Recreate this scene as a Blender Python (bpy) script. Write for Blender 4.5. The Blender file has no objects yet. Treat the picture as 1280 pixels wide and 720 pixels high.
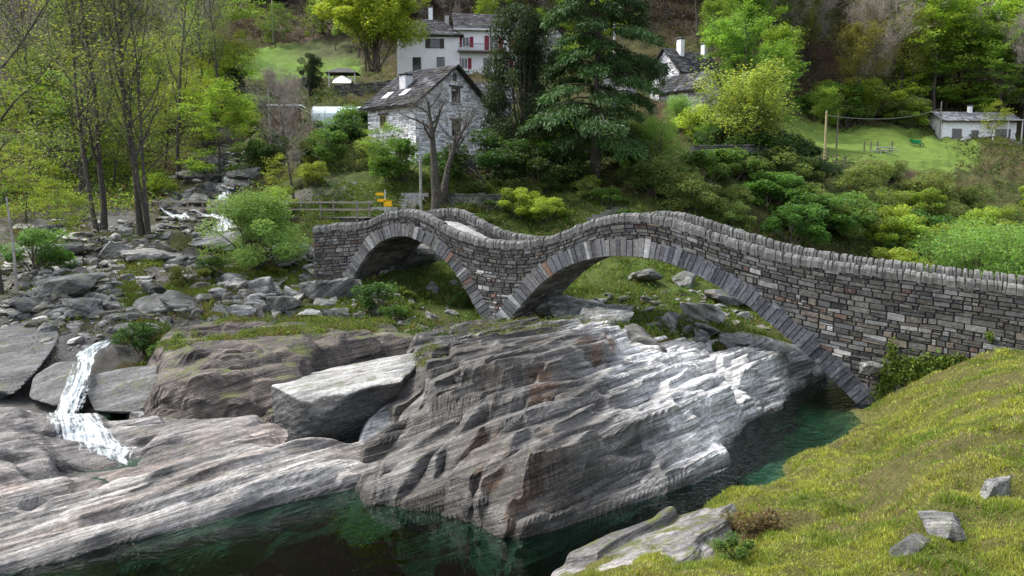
import bpy, bmesh, math, random
import numpy as np
from mathutils import Vector
R = math.radians
random.seed(11)
rng = np.random.default_rng(11)
C = bpy.context.scene.collection

# ------------------------------------------------------------------ camera maths
PITCH = math.atan(0.12)
CP, SP = math.cos(PITCH), math.sin(PITCH)
CAM = np.array([0.0, 0.0, 7.7])
F = 1000.0
def ray(px, py):
    return np.array([px - 640.0, F * CP + (360.0 - py) * SP, -F * SP + (360.0 - py) * CP])
def P(px, py, d):                       # point seen at px,py whose depth Y is d
    r = ray(px, py); return CAM + r * (d / r[1])
def PZ(px, py, z):                      # same, at height z
    r = ray(px, py); return CAM + r * ((z - CAM[2]) / r[2])
NB = np.array([0.49, 0.8717]); NB = NB / np.linalg.norm(NB)
AB = np.array([NB[1], -NB[0]])
BD = 31.3
BO = np.array([0.0, BD / NB[1]])
def PB(px, py):                         # point on the bridge's near face -> (t, z)
    r = ray(px, py); k = BD / (NB @ r[:2]); p = CAM + r * k
    return float((p[:2] - BO) @ AB), float(p[2])
def BW(t, z, w=0.0):                    # bridge coordinates -> world
    q = BO + AB * t + NB * w
    return (q[0], q[1], z)

# ------------------------------------------------------------------ noise
def _h(ix, iy, iz, seed):
    n = (ix.astype(np.int64) * 374761393 + iy.astype(np.int64) * 668265263 + iz.astype(np.int64) * 2147483647 + seed * 974634777) & 0xFFFFFFFF
    n = ((n ^ (n >> 13)) * 1274126177) & 0xFFFFFFFF
    n = ((n ^ (n >> 16)) * 2246822519) & 0xFFFFFFFF
    n = n ^ (n >> 15)
    return (n & 0xFFFFFF) / float(0x1000000)
def hsh(i, seed=0):
    i = np.asarray(i); z = np.zeros_like(i); return _h(i, z, z, seed)
def vn(x, y, z=0.0, seed=0):            # value noise, -1..1
    x = np.asarray(x, float); y = np.asarray(y, float) + x * 0; z = np.asarray(z, float) + x * 0
    xi, yi, zi = np.floor(x), np.floor(y), np.floor(z)
    fx, fy, fz = x - xi, y - yi, z - zi
    fx, fy, fz = [f * f * (3 - 2 * f) for f in (fx, fy, fz)]
    o = 0
    for a in (0, 1):
        for b in (0, 1):
            for c in (0, 1):
                w = (fx if a else 1 - fx) * (fy if b else 1 - fy) * (fz if c else 1 - fz)
                o = o + w * _h(xi + a, yi + b, zi + c, seed)
    return o * 2 - 1
def fbm(x, y, z=0.0, seed=0, o=4, g=0.5):
    s, a, f = 0, 1.0, 1.0
    for k in range(o):
        s = s + a * vn(np.asarray(x) * f, np.asarray(y) * f, np.asarray(z) * f, seed + k * 17)
        a *= g; f *= 2.03
    return s
def sstep(a, b, x):
    t = np.clip((x - a) / (b - a), 0, 1); return t * t * (3 - 2 * t)

# ------------------------------------------------------------------ mesh building
def mesh(name, V, Fs, mat=None, parent=None, smooth=False, col=None, mats=None, midx=None):
    """V Nx3 ; Fs list of int arrays (M,k) ; col Nx3 point colours"""
    V = np.asarray(V, dtype=np.float32).reshape(-1, 3)
    if isinstance(Fs, np.ndarray): Fs = [Fs]
    Fs = [np.asarray(f, dtype=np.int32) for f in Fs if len(f)]
    me = bpy.data.meshes.new(name)
    me.vertices.add(len(V)); me.vertices.foreach_set('co', V.ravel())
    tot = np.concatenate([np.full(len(f), f.shape[1], dtype=np.int32) for f in Fs])
    loops = np.concatenate([f.ravel() for f in Fs])
    me.loops.add(len(loops)); me.loops.foreach_set('vertex_index', loops)
    me.polygons.add(len(tot))
    me.polygons.foreach_set('loop_start', np.concatenate([[0], np.cumsum(tot)[:-1]]).astype(np.int32))
    me.polygons.foreach_set('loop_total', tot)
    me.polygons.foreach_set('use_smooth', np.full(len(tot), bool(smooth)))
    if col is not None:
        a = me.color_attributes.new('Col', 'FLOAT_COLOR', 'POINT')
        c = np.ones((len(V), 4), dtype=np.float32); c[:, :3] = col
        a.data.foreach_set('color', c.ravel())
    if mats:
        for m in mats: me.materials.append(m)
        me.polygons.foreach_set('material_index', np.asarray(midx, dtype=np.int32))
    elif mat: me.materials.append(mat)
    me.update(calc_edges=True); me.validate()
    o = bpy.data.objects.new(name, me); C.objects.link(o)
    if parent: o.parent = parent
    return o
def tag(o, label=None, cat=None, group=None, kind=None):
    if label: o['label'] = label
    if cat: o['category'] = cat
    if group: o['group'] = group
    if kind: o['kind'] = kind
    return o
def empty(name, loc=(0, 0, 0), rz=0.0, **k):
    o = bpy.data.objects.new(name, None); C.objects.link(o)
    o.location = loc; o.rotation_euler = (0, 0, rz); o.empty_display_size = 0.2
    return tag(o, **k)
def dup(o, loc=None, rz=None, sc=None, label=None, cat=None, group=None, first=set()):
    """copy of a thing with its parts and sub-parts; the first call uses the original itself"""
    if o.name not in first:
        first.add(o.name); r = o
    else:
        r = o.copy(); C.objects.link(r)
        for ch in list(o.children):
            c = ch.copy(); C.objects.link(c); c.parent = r
            for g in ch.children:
                d = g.copy(); C.objects.link(d); d.parent = c
    if loc is not None: r.location = loc
    if rz is not None: r.rotation_euler = (0, 0, rz) if np.isscalar(rz) else rz
    if sc is not None: r.scale = (sc, sc, sc) if np.isscalar(sc) else sc
    return tag(r, label, cat, group)

class MB:                               # collects boxes, tubes and quads for ONE mesh
    def __init__(s): s.V, s.Q, s.T, s.K, s.n = [], [], [], [], 0
    def add(s, v, q=None, t=None, c=(1, 1, 1)):
        v = np.asarray(v, float).reshape(-1, 3)
        if q is not None and len(q): s.Q.append(np.asarray(q) + s.n)
        if t is not None and len(t): s.T.append(np.asarray(t) + s.n)
        s.V.append(v); s.K.append(np.broadcast_to(np.asarray(c, float), (len(v), 3))); s.n += len(v)
    def box(s, x0, x1, y0, y1, z0, z1, c=(1, 1, 1), M=None):
        v = np.array([(x, y, z) for z in (z0, z1) for y in (y0, y1) for x in (x0, x1)], float)
        if M is not None: v = M(v)
        s.add(v, [(0, 2, 3, 1), (4, 5, 7, 6), (0, 1, 5, 4), (2, 6, 7, 3), (0, 4, 6, 2), (1, 3, 7, 5)], c=c)
    def tube(s, pts, rad, n=6, c=(1, 1, 1), cap=True):
        pts = np.asarray(pts, float); k = len(pts)
        rad = np.broadcast_to(np.asarray(rad, float), (k,))
        T = np.gradient(pts, axis=0); T /= np.linalg.norm(T, axis=1)[:, None] + 1e-9
        up = np.array([0, 0, 1.0]) if abs(T[0][2]) < 0.8 else np.array([1.0, 0, 0])
        A = np.cross(T, up); A /= np.linalg.norm(A, axis=1)[:, None] + 1e-9
        B = np.cross(T, A)
        th = np.arange(n) * 2 * math.pi / n
        v = pts[:, None] + rad[:, None, None] * (np.cos(th)[None, :, None] * A[:, None] + np.sin(th)[None, :, None] * B[:, None])
        q = []
        i = np.arange(k - 1)[:, None] * n; j = np.arange(n)[None]
        j2 = (j + 1) % n
        q = np.stack([i + j, i + j2, i + n + j2, i + n + j], -1).reshape(-1, 4)
        s.add(v.reshape(-1, 3), q, c=c)
        if cap and n >= 3:
            e = (k - 1) * n
            if n == 4: s.Q.append(np.array([[e, e + 1, e + 2, e + 3]]) + s.n - k * n)
            else: s.T.append(np.array([[e, e + a, e + a + 1] for a in range(1, n - 1)]) + s.n - k * n)
    def build(s, name, mat, parent=None, smooth=False):
        Fs = []
        if s.Q: Fs.append(np.concatenate(s.Q))
        if s.T: Fs.append(np.concatenate(s.T))
        return mesh(name, np.concatenate(s.V), Fs, mat, parent, smooth, np.concatenate(s.K))

# ------------------------------------------------------------------ materials
def newmat(name):
    m = bpy.data.materials.new(name); m.use_nodes = True
    nt = m.node_tree; nt.nodes.clear()
    out = nt.nodes.new('ShaderNodeOutputMaterial')
    return m, nt, out
def N(nt, t, **k):
    n = nt.nodes.new(t)
    for a, b in k.items():
        if a.startswith('i_'):
            n.inputs[int(a[2:]) if a[2:].isdigit() else a[2:].replace('_', ' ')].default_value = b
        else: setattr(n, a, b)
    return n
def ramp(nt, fac, stops):
    r = nt.nodes.new('ShaderNodeValToRGB'); e = r.color_ramp.elements
    while len(e) < len(stops): e.new(0.5)
    for k, (p, c) in enumerate(stops):
        e[k].position = p; e[k].color = (c, c, c, 1) if np.isscalar(c) else (*c, 1)
    nt.links.new(fac, r.inputs[0]); return r.outputs[0]
def mixc(nt, fac, a, b, mode='MIX'):
    m = nt.nodes.new('ShaderNodeMix'); m.data_type = 'RGBA'; m.blend_type = mode
    for s, v in ((0, fac), (6, a), (7, b)):
        if hasattr(v, 'is_linked') or isinstance(v, bpy.types.NodeSocket): nt.links.new(v, m.inputs[s])
        elif s == 0: m.inputs[0].default_value = v
        else: m.inputs[s].default_value = (*v, 1)
    return m.outputs[2]
def mth(nt, op, a, b=0.0, clamp=False):
    m = nt.nodes.new('ShaderNodeMath'); m.operation = op; m.use_clamp = clamp
    for s, v in ((0, a), (1, b)):
        if isinstance(v, bpy.types.NodeSocket): nt.links.new(v, m.inputs[s])
        else: m.inputs[s].default_value = v
    return m.outputs[0]
def noise(nt, vec, scale, detail=5, rough=0.55, sc=None, rot=None):
    if sc or rot:
        mp = nt.nodes.new('ShaderNodeMapping')
        if sc: mp.inputs['Scale'].default_value = sc
        if rot: mp.inputs['Rotation'].default_value = rot
        nt.links.new(vec, mp.inputs[0]); vec = mp.outputs[0]
    n = N(nt, 'ShaderNodeTexNoise'); n.inputs['Scale'].default_value = scale
    n.inputs['Detail'].default_value = detail; n.inputs['Roughness'].default_value = rough
    nt.links.new(vec, n.inputs['Vector']); return n.outputs[0]
def surf(nt, out, col, rough=0.8, bump=None, bs=0.5, bd=0.05, spec=0.4):
    b = N(nt, 'ShaderNodeBsdfPrincipled'); b.inputs['Specular IOR Level'].default_value = spec
    if isinstance(col, bpy.types.NodeSocket): nt.links.new(col, b.inputs['Base Color'])
    else: b.inputs['Base Color'].default_value = (*col, 1)
    if isinstance(rough, bpy.types.NodeSocket): nt.links.new(rough, b.inputs['Roughness'])
    else: b.inputs['Roughness'].default_value = rough
    if bump is not None:
        bp = N(nt, 'ShaderNodeBump'); bp.inputs['Strength'].default_value = bs; bp.inputs['Distance'].default_value = bd
        nt.links.new(bump, bp.inputs['Height']); nt.links.new(bp.outputs[0], b.inputs['Normal'])
    nt.links.new(b.outputs[0], out.inputs[0]); return b

STRIKE = R(-131)
DIP = R(26)
DD = np.array([math.sin(STRIKE), -math.cos(STRIKE)])          # dip direction, towards the camera and right
NBED = np.array([DD[0] * math.sin(DIP), DD[1] * math.sin(DIP), math.cos(DIP)])

def rock_mat(name, moss=0.5, strat=True, tint=(1, 1, 1), wet=False, bedscale=9.0, dark=1.0):
    m, nt, out = newmat(name)
    geo = N(nt, 'ShaderNodeNewGeometry'); pos = geo.outputs['Position']
    tc = N(nt, 'ShaderNodeTexCoord').outputs['Object'] if not strat else pos
    at = N(nt, 'ShaderNodeAttribute', attribute_name='Col').outputs['Color']
    # bedding-aligned coordinates
    vr = N(nt, 'ShaderNodeVectorRotate', rotation_type='AXIS_ANGLE')
    vr.inputs['Axis'].default_value = (math.cos(STRIKE), math.sin(STRIKE), 0); vr.inputs['Angle'].default_value = -DIP
    nt.links.new(tc, vr.inputs['Vector'])
    bed = vr.outputs[0]
    st1 = noise(nt, bed, 1.0, 6, 0.65, sc=(0.5, 0.5, bedscale))
    st2 = noise(nt, bed, 1.0, 5, 0.6, sc=(1.2, 1.2, bedscale * 4))
    n1 = noise(nt, tc, 1.1, 6, 0.6); n2 = noise(nt, tc, 7.0, 6, 0.65); n3 = noise(nt, tc, 40.0, 4, 0.6)
    c = mixc(nt, 1.0, at, ramp(nt, st1, [(0.30, 0.10 * dark), (0.42, 0.50), (0.56, 1.05), (0.75, 1.6)]), 'MULTIPLY')
    c = mixc(nt, 0.7, c, ramp(nt, st2, [(0.33, 0.3), (0.52, 1.0), (0.75, 1.6)]), 'MULTIPLY')
    c = mixc(nt, 0.8, c, ramp(nt, n2, [(0.3, 0.5), (0.5, 1.0), (0.72, 1.5)]), 'MULTIPLY')
    c = mixc(nt, 0.5, c, ramp(nt, n3, [(0.3, 0.6), (0.7, 1.4)]), 'MULTIPLY')
    # rust and pale lichen blotches
    c = mixc(nt, ramp(nt, noise(nt, tc, 0.8, 5, 0.6, sc=(1, 1.3, 0.7)), [(0.60, 0.0), (0.72, 0.35)]), c, (0.13, 0.085, 0.05))
    c = mixc(nt, ramp(nt, noise(nt, tc, 14.0, 4, 0.7), [(0.63, 0.0), (0.68, 0.6)]), c, (0.42, 0.42, 0.40))
    c = mixc(nt, ramp(nt, noise(nt, tc, 4.0, 6, 0.75), [(0.58, 0.0), (0.66, 0.55)]), c, (0.035, 0.036, 0.036))
    # moss on the upward faces
    sx = N(nt, 'ShaderNodeSeparateXYZ'); nt.links.new(geo.outputs['Normal'], sx.inputs[0])
    up = ramp(nt, sx.outputs[2], [(0.45, 0.0), (0.85, 1.0)])
    mn = ramp(nt, noise(nt, tc, 1.7, 7, 0.7), [(0.62 - 0.16 * moss, 0.0), (0.68 - 0.12 * moss, 1.0)])
    mk = mth(nt, 'MULTIPLY', up, mn); mk = mth(nt, 'MULTIPLY', mk, min(1.0, moss * 1.4))
    mcol = mixc(nt, n2, (0.045, 0.065, 0.012), (0.12, 0.13, 0.025))
    c = mixc(nt, mk, c, mcol)
    c = mixc(nt, 1.0, c, tint, 'MULTIPLY')
    rg = ramp(nt, n1, [(0.3, 0.45), (0.7, 0.8)])
    if wet:
        sp = N(nt, 'ShaderNodeSeparateXYZ'); nt.links.new(pos, sp.inputs[0])
        wz = mth(nt, 'ADD', sp.outputs[2], mth(nt, 'MULTIPLY', mth(nt, 'SUBTRACT', n1, 0.5), 0.5))
        wk = ramp(nt, wz, [(0.04, 1.0), (0.30, 0.0)])
        c = mixc(nt, mth(nt, 'MULTIPLY', wk, 0.8), c, (0.030, 0.026, 0.020))
        uw = ramp(nt, mth(nt, 'ADD', sp.outputs[2], 0.5), [(0.36, 1.0), (0.49, 0.0)]); c = mixc(nt, mth(nt, 'MULTIPLY', uw, 0.8), c, (0.035, 0.050, 0.038))
        rg = mixc(nt, wk, rg, (0.22, 0.22, 0.22))
    h = mth(nt, 'ADD', mth(nt, 'MULTIPLY', st1, 1.2), mth(nt, 'MULTIPLY', st2, 0.5))
    h = mth(nt, 'ADD', h, mth(nt, 'MULTIPLY', n2, 0.9)); h = mth(nt, 'ADD', h, mth(nt, 'MULTIPLY', n3, 0.25))
    surf(nt, out, c, rg, h, 1.0, 0.09, 0.45)
    return m

def col_mat(name, rough=0.85, n_amt=0.6, scale=9.0, bd=0.03, spec=0.3, lich=0.0, moss=0.0):
    """colour comes from the object's Col attribute, broken up with noise"""
    m, nt, out = newmat(name)
    pos = N(nt, 'ShaderNodeNewGeometry').outputs['Position']
    at = N(nt, 'ShaderNodeAttribute', attribute_name='Col').outputs['Color']
    a = noise(nt, pos, scale, 6, 0.65); b = noise(nt, pos, scale * 5, 4, 0.6)
    c = mixc(nt, n_amt, at, ramp(nt, a, [(0.28, 0.35), (0.5, 1.0), (0.75, 1.6)]), 'MULTIPLY')
    c = mixc(nt, n_amt * 0.7, c, ramp(nt, b, [(0.3, 0.5), (0.7, 1.5)]), 'MULTIPLY')
    if lich:
        c = mixc(nt, ramp(nt, noise(nt, pos, 6.0, 6, 0.75), [(0.57, 0.0), (0.64, lich)]), c, (0.40, 0.39, 0.36))
        c = mixc(nt, ramp(nt, noise(nt, pos, 1.1, 6, 0.7), [(0.50, 0.0), (0.68, lich * 0.9)]), c, (0.035, 0.033, 0.032))
    if moss:
        c = mixc(nt, ramp(nt, noise(nt, pos, 1.3, 6, 0.7), [(0.56, 0.0), (0.68, moss)]), c, (0.06, 0.075, 0.02))
    surf(nt, out, c, rough, mth(nt, 'ADD', a, mth(nt, 'MULTIPLY', b, 0.4)), 0.9, bd, spec)
    return m
def plain_mat(name, col, rough=0.6, spec=0.4, v=0.25, scale=3.0, metal=0.0):
    m, nt, out = newmat(name)
    pos = N(nt, 'ShaderNodeNewGeometry').outputs['Position']
    a = noise(nt, pos, scale, 6, 0.6)
    c = mixc(nt, 1.0, col, ramp(nt, a, [(0.3, 1 - v), (0.7, 1 + v * 0.5)]), 'MULTIPLY')
    b = surf(nt, out, c, rough, a, 0.3, 0.01, spec); b.inputs['Metallic'].default_value = metal
    return m
def leaf_mat(name, trans=0.35, vary=0.25, rough=0.55):
    m, nt, out = newmat(name)
    at = N(nt, 'ShaderNodeAttribute', attribute_name='Col').outputs['Color']
    oi = N(nt, 'ShaderNodeObjectInfo').outputs['Random']
    hs = N(nt, 'ShaderNodeHueSaturation'); nt.links.new(at, hs.inputs['Color'])
    nt.links.new(mth(nt, 'ADD', 0.5 - vary * 0.06, mth(nt, 'MULTIPLY', oi, vary * 0.12)), hs.inputs['Hue'])
    oj = mth(nt, 'FRACT', mth(nt, 'MULTIPLY', oi, 7.31))
    nt.links.new(mth(nt, 'ADD', 1 - vary, mth(nt, 'MULTIPLY', oj, vary * 2)), hs.inputs['Value'])
    d = N(nt, 'ShaderNodeBsdfPrincipled'); d.inputs['Roughness'].default_value = rough; d.inputs['Specular IOR Level'].default_value = 0.25
    t = N(nt, 'ShaderNodeBsdfTranslucent'); mx = N(nt, 'ShaderNodeMixShader'); mx.inputs[0].default_value = trans
    nt.links.new(hs.outputs[0], d.inputs['Base Color'])
    tc = mixc(nt, 1.0, hs.outputs[0], (1.25, 1.25, 0.6), 'MULTIPLY'); nt.links.new(tc, t.inputs[0])
    nt.links.new(d.outputs[0], mx.inputs[1]); nt.links.new(t.outputs[0], mx.inputs[2]); nt.links.new(mx.outputs[0], out.inputs[0])
    return m

M = {}
M['rock'] = rock_mat('bedrock', moss=0.25, wet=True)
M['rock_mossy'] = rock_mat('mossy_rock', moss=0.75, bedscale=7)
M['boulder'] = rock_mat('boulder_rock', moss=0.45, strat=False, bedscale=3)
M['masonry'] = col_mat('masonry', 0.85, 0.75, 7.0, 0.035, lich=0.35)
M['white_masonry'] = col_mat('limewashed_masonry', 0.9, 0.35, 3.0, 0.03)
M['wood'] = col_mat('weathered_wood', 0.8, 0.6, 6.0, 0.01)
M['bark'] = col_mat('bark', 0.9, 0.7, 6.0, 0.03, lich=0.35)
M['slate'] = col_mat('slate', 0.95, 0.6, 4.0, 0.02, spec=0.1, lich=0.06, moss=0.2)
M['plaster'] = plain_mat('white_plaster', (0.74, 0.74, 0.75), 0.9, 0.2, 0.12, 0.8)
M['leaf'] = leaf_mat('leaves', trans=0.45)
M['conifer'] = leaf_mat('conifer_needles', trans=0.15, vary=0.15)
M['grassblade'] = leaf_mat('grass_blades', trans=0.3, vary=0.0)
M['paint'] = col_mat('painted', 0.6, 0.25, 3.0, 0.003)
M['glass'] = plain_mat('dark_window_glass', (0.02, 0.022, 0.025), 0.1, 0.6, 0.1)
# ------------------------------------------------------------------ terrain: height from column profiles
# column : [(distance, picture row) or (distance, None, height)]
_hill = [(60, 250), (70, 200), (84, 150), (110, 80), (140, 0), (190, -110), (260, -240), (340, -380)]
COLS = {
 -500: [(2, None, 3), (9, None, 1.2), (12, None, -2), (14, None, -2), (18, None, .8), (26, None, 1.5), (38, None, 3.3), (54, None, 6.5), (62, 225), (84, 145), (110, 75), (140, 0), (190, -110), (340, -380)],
 0:   [(2, None, 5.5), (6, None, 3), (9, None, .8), (11.5, None, -2.5), (15, None, -1.8), (16.6, None, .0), (18.5, 622), (23, 535), (27, 515), (29, 485), (32.5, 425), (35, 398), (38, 362), (42, 332), (48, 300), (54, 270), (62, 230), (70, 200), (85, 150), (110, 80), (140, 0), (190, -110), (340, -380)],
 100: [(2, None, 5.5), (6, None, 3), (9, None, .8), (11.5, None, -2.5), (15.5, None, -2), (17.6, None, -.1), (20.5, 605), (24, 548), (26.5, 530), (28.5, 508), (31, 442), (33, 412), (36, 378), (40, 350), (45, 320), (51, 290), (60, 250), (70, 200), (84, 150), (110, 80), (140, 0), (190, -110), (340, -380)],
 200: [(2, None, 5.5), (6, None, 3), (9, None, .8), (11.5, None, -2.5), (17, None, -2), (19, None, -.1), (22, 572), (24.5, 542), (26, 527), (28, 503), (31, 445), (33, 416), (36, 380), (40, 350), (45, 320), (50, 290), (56, 265), (62, 240), (72, 200), (85, 150), (110, 80), (140, 0), (190, -110), (340, -380)],
 300: [(2, None, 5.5), (6, None, 3), (9, None, .8), (11.5, None, -2.8), (18, None, -2.5), (21, None, -.2), (23, 560), (26, 505), (30, 442), (33, 410), (37, 380), (41, 350), (45, 330), (48, 310), (52, 290), (57, 265), (62, 240), (70, 200), (76, 180), (90, 130), (108, 90), (130, 65), (160, 0), (220, -120), (340, -380)],
 400: [(2, None, 5.5), (6, None, 3), (9, None, .8), (11.5, None, -3), (19, None, -2.5), (22, None, -.4), (27, None, .5), (31, 452), (35, 402), (41, 350), (44, 330), (47, 300), (48.5, 282), (51, 262), (56, 230), (62, 190), (72, 140), (92, 112), (108, 92), (128, 66), (160, 0), (220, -120), (340, -380)],
 500: [(2, None, 5.5), (6, None, 3), (9, None, .8), (11.5, None, -3), (20, None, -2.5), (25, None, .2), (30, 455), (33, 422), (38, 382), (41, 355), (44, 338), (48, 308), (51, 280), (54, 255), (57, 228), (60, 208), (68, 180), (75, 150), (92, 117), (108, 105), (125, 70), (150, 0), (220, -120), (340, -380)],
 600: [(2, None, 5.5), (6, None, 3), (9, None, 1.2), (12, None, -2.5), (20, None, -2.5), (28, None, .6), (33, 435), (37, 402), (41, 370), (45, 340), (48.5, 310), (51, 282), (55, 242), (61, 207), (75, 152), (92, 112), (105, 95), (115, 60), (140, 0), (220, -120), (340, -380)],
 700: [(2, None, 5.5), (6, None, 3), (10, None, 1.8), (13, None, 1.0), (15.2, None, .2), (17, None, -2), (20, None, -2.5), (28, None, .6), (32, 432), (37, 397), (41, 370), (45, 345), (48, 320), (50.5, 296), (52, 270), (55, 240), (63, 200), (78, 150), (100, 100), (120, 50), (140, 0), (220, -120), (340, -380)],
 800: [(2, None, 5.6), (6, None, 3.2), (10, None, 2.0), (13, None, 1.25), (15.5, None, .5), (17, None, -.5), (18.5, None, -2), (23, None, -2), (28, None, .4), (30, 445), (33, 412), (38, 382), (43, 352), (47, 322), (50, 290), (52.5, 262), (55, 240), (65, 200), (80, 150), (100, 100), (120, 50), (140, 0), (220, -120), (340, -380)],
 900: [(2, None, 5.7), (6, None, 3.3), (10, None, 2.3), (13, 722), (15.0, 677), (18.3, 622), (19.8, None, -.2), (21, None, -1.8), (24, None, -1.1), (28, None, -.8), (31, None, .3), (36, 402), (41, 370), (46, 342), (50, 310), (55, 270), (58, 240), (62, 210), (68, 190), (85, 160), (105, 100), (120, 50), (140, 0), (220, -120), (340, -380)],
 1000: [(2, None, 5.8), (6, None, 3.4), (9, None, 2.6), (12.3, 722), (15.6, 652), (18.8, 602), (21.5, 571), (23, None, -.2), (24.5, None, -1.2), (27, None, -.7), (30, None, -.65), (33, None, .1), (36, None, .8), (42, None, 1.2), (48, None, 2.2), (55, 300), (62, 250), (72, 215), (82, 200), (100, 182), (118, 166), (130, 120), (155, 0), (220, -120), (340, -380)],
 1100: [(2, None, 5.9), (6, None, 3.6), (9, None, 2.8), (11.7, 722), (14, 662), (17.5, 602), (21, 562), (26, 521), (27.5, None, .2), (29.5, None, -.6), (33, None, -.9), (46, None, -1.2), (50, None, .6), (58, 320), (65, 270), (74, 230), (84, 200), (100, 182), (118, 166), (135, 110), (158, 0), (220, -120), (340, -380)],
 1200: [(2, None, 6.0), (6, None, 3.8), (10.5, 722), (14, 602), (19.5, 521), (24, 482), (27.3, 456), (30, None, 1.9), (34, None, -.8), (48, None, -1.2), (53, None, .6), (60, 320), (67, 275), (76, 235), (86, 210), (100, 192), (118, 178), (135, 130), (158, 50), (220, 10), (340, 0)],
 1280: [(2, None, 6.0), (6, None, 4.0), (10.5, 722), (14, 602), (18, 522), (22, 470), (26.5, 431), (31, None, 2.6), (37, None, -.6), (50, None, -1.2), (56, None, .8), (62, 320), (70, 275), (78, 235), (88, 212), (100, 195), (118, 180), (135, 140), (158, 70), (220, 20), (340, 10)],
 1800: [(2, None, 6.2), (6, None, 5.0), (10, None, 4.4), (18, None, 4.2), (26, None, 4.3), (34, None, 3.0), (40, None, -.6), (50, None, -1.2), (58, None, 2), (70, 240), (100, 190), (140, 130), (220, 20), (340, 10)],
}
_D = np.exp(np.linspace(math.log(1.5), math.log(345), 420))
_U = np.arange(-900, 2201, 10.0)
def _build_table():
    ks = sorted(COLS); prof = []
    for k in ks:
        pts = []
        for e in COLS[k]:
            pts.append((e[0], e[2] if e[1] is None else P(k, e[1], e[0])[2]))
        pts = np.array(pts); prof.append(np.interp(_D, pts[:, 0], pts[:, 1]))
    prof = np.array(prof)
    T = np.stack([np.interp(_U, ks, prof[:, j]) for j in range(len(_D))], 1)
    k = np.exp(-0.5 * (np.arange(-6, 7) / 2.2) ** 2); k /= k.sum()
    T = np.apply_along_axis(lambda r: np.convolve(np.pad(r, 6, 'edge'), k, 'valid'), 0, T)
    k = np.exp(-0.5 * (np.arange(-4, 5) / 1.3) ** 2); k /= k.sum()
    T = np.apply_along_axis(lambda r: np.convolve(np.pad(r, 4, 'edge'), k, 'valid'), 1, T)
    return T
_T = _build_table()
def UD(X, Y): return 640 + 1000 * X / Y * 0.99, Y
def tz0(X, Y):
    X = np.asarray(X, float); Y = np.maximum(np.asarray(Y, float), 1.5)
    u, d = UD(X, Y)
    a = np.clip((u - _U[0]) / 10.0, 0, len(_U) - 1.001); b = np.clip((np.log(d) - math.log(1.5)) / (math.log(345 / 1.5) / 419), 0, 418.999)
    i, j = a.astype(int), b.astype(int); fa, fb = a - i, b - j
    return (_T[i, j] * (1 - fa) * (1 - fb) + _T[i + 1, j] * fa * (1 - fb) + _T[i, j + 1] * (1 - fa) * fb + _T[i + 1, j + 1] * fa * fb)
def tnoise(X, Y):
    u, d = UD(X, Y)
    right = sstep(640, 800, u) * (1 - sstep(27, 30, d))
    meadow = np.exp(-((u - 1080) / 110) ** 2 - ((d - 98) / 18) ** 2) + np.exp(-((u - 385) / 60) ** 2 - ((d - 118) / 14) ** 2)
    amp = (0.10 + 0.012 * np.clip(d - 25, 0, 60)) * (1 - 0.3 * right) * (1 - 0.85 * np.clip(meadow, 0, 1))
    n = fbm(X * 0.35, Y * 0.35, 0, 3, 5) * amp + fbm(X * 1.4, Y * 1.4, 0, 9, 3) * amp * 0.35
    leftrub = (1 - sstep(430, 480, u)) * sstep(28, 31, d) * (1 - sstep(58, 64, d))
    n = n + right * (.16 * fbm(X * .55, Y * .8, 0, 51, 4) + .085 * fbm(X * 2.2, Y * 2.2, 0, 52, 4))
    return n + leftrub * 0.15 * fbm(X * 1.1, Y * 1.1, 0, 31, 3)
def tz(X, Y): return tz0(X, Y) + tnoise(np.asarray(X, float), np.maximum(np.asarray(Y, float), 1.5))
def ground(px, py, dmin=6.0, dmax=330.0):
    """where the ray through px,py first meets the ground"""
    r = ray(px, py); d = np.exp(np.linspace(math.log(dmin), math.log(dmax), 1600))
    p = CAM[None] + r[None] * (d / r[1])[:, None]
    g = tz(p[:, 0], p[:, 1]) - p[:, 2]
    i = np.argmax(g >= 0)
    if g[i] < 0: i = len(d) - 1
    return p[i]
def onground(x, y): return (float(x), float(y), float(tz(x, y)))
def at(px, d):      # on the ground, at picture column px and depth d
    X = (px - 640) / 1000 * d / 0.99
    return np.array([X, d, float(tz(X, d))])

def ground_mat():
    m, nt, out = newmat('ground_soil_and_grass')
    pos = N(nt, 'ShaderNodeNewGeometry').outputs['Position']
    at_ = N(nt, 'ShaderNodeAttribute', attribute_name='Col').outputs['Color']
    a = noise(nt, pos, 0.8, 7, 0.65); b = noise(nt, pos, 9.0, 6, 0.7); c3 = noise(nt, pos, 50.0, 3, 0.6)
    c = mixc(nt, 0.8, at_, ramp(nt, a, [(0.3, 0.55), (0.5, 1.0), (0.72, 1.35)]), 'MULTIPLY')
    c = mixc(nt, 0.7, c, ramp(nt, b, [(0.3, 0.4), (0.5, 1.0), (0.7, 1.5)]), 'MULTIPLY')
    c = mixc(nt, ramp(nt, noise(nt, pos, 2.3, 6, 0.7), [(0.55, 0.0), (0.66, 0.55)]), c, (0.075, 0.055, 0.03))
    h = mth(nt, 'ADD', b, mth(nt, 'MULTIPLY', c3, 0.5))
    surf(nt, out, c, 0.95, h, 1.0, 0.12, 0.15)
    return m
M['ground'] = ground_mat()

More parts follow.
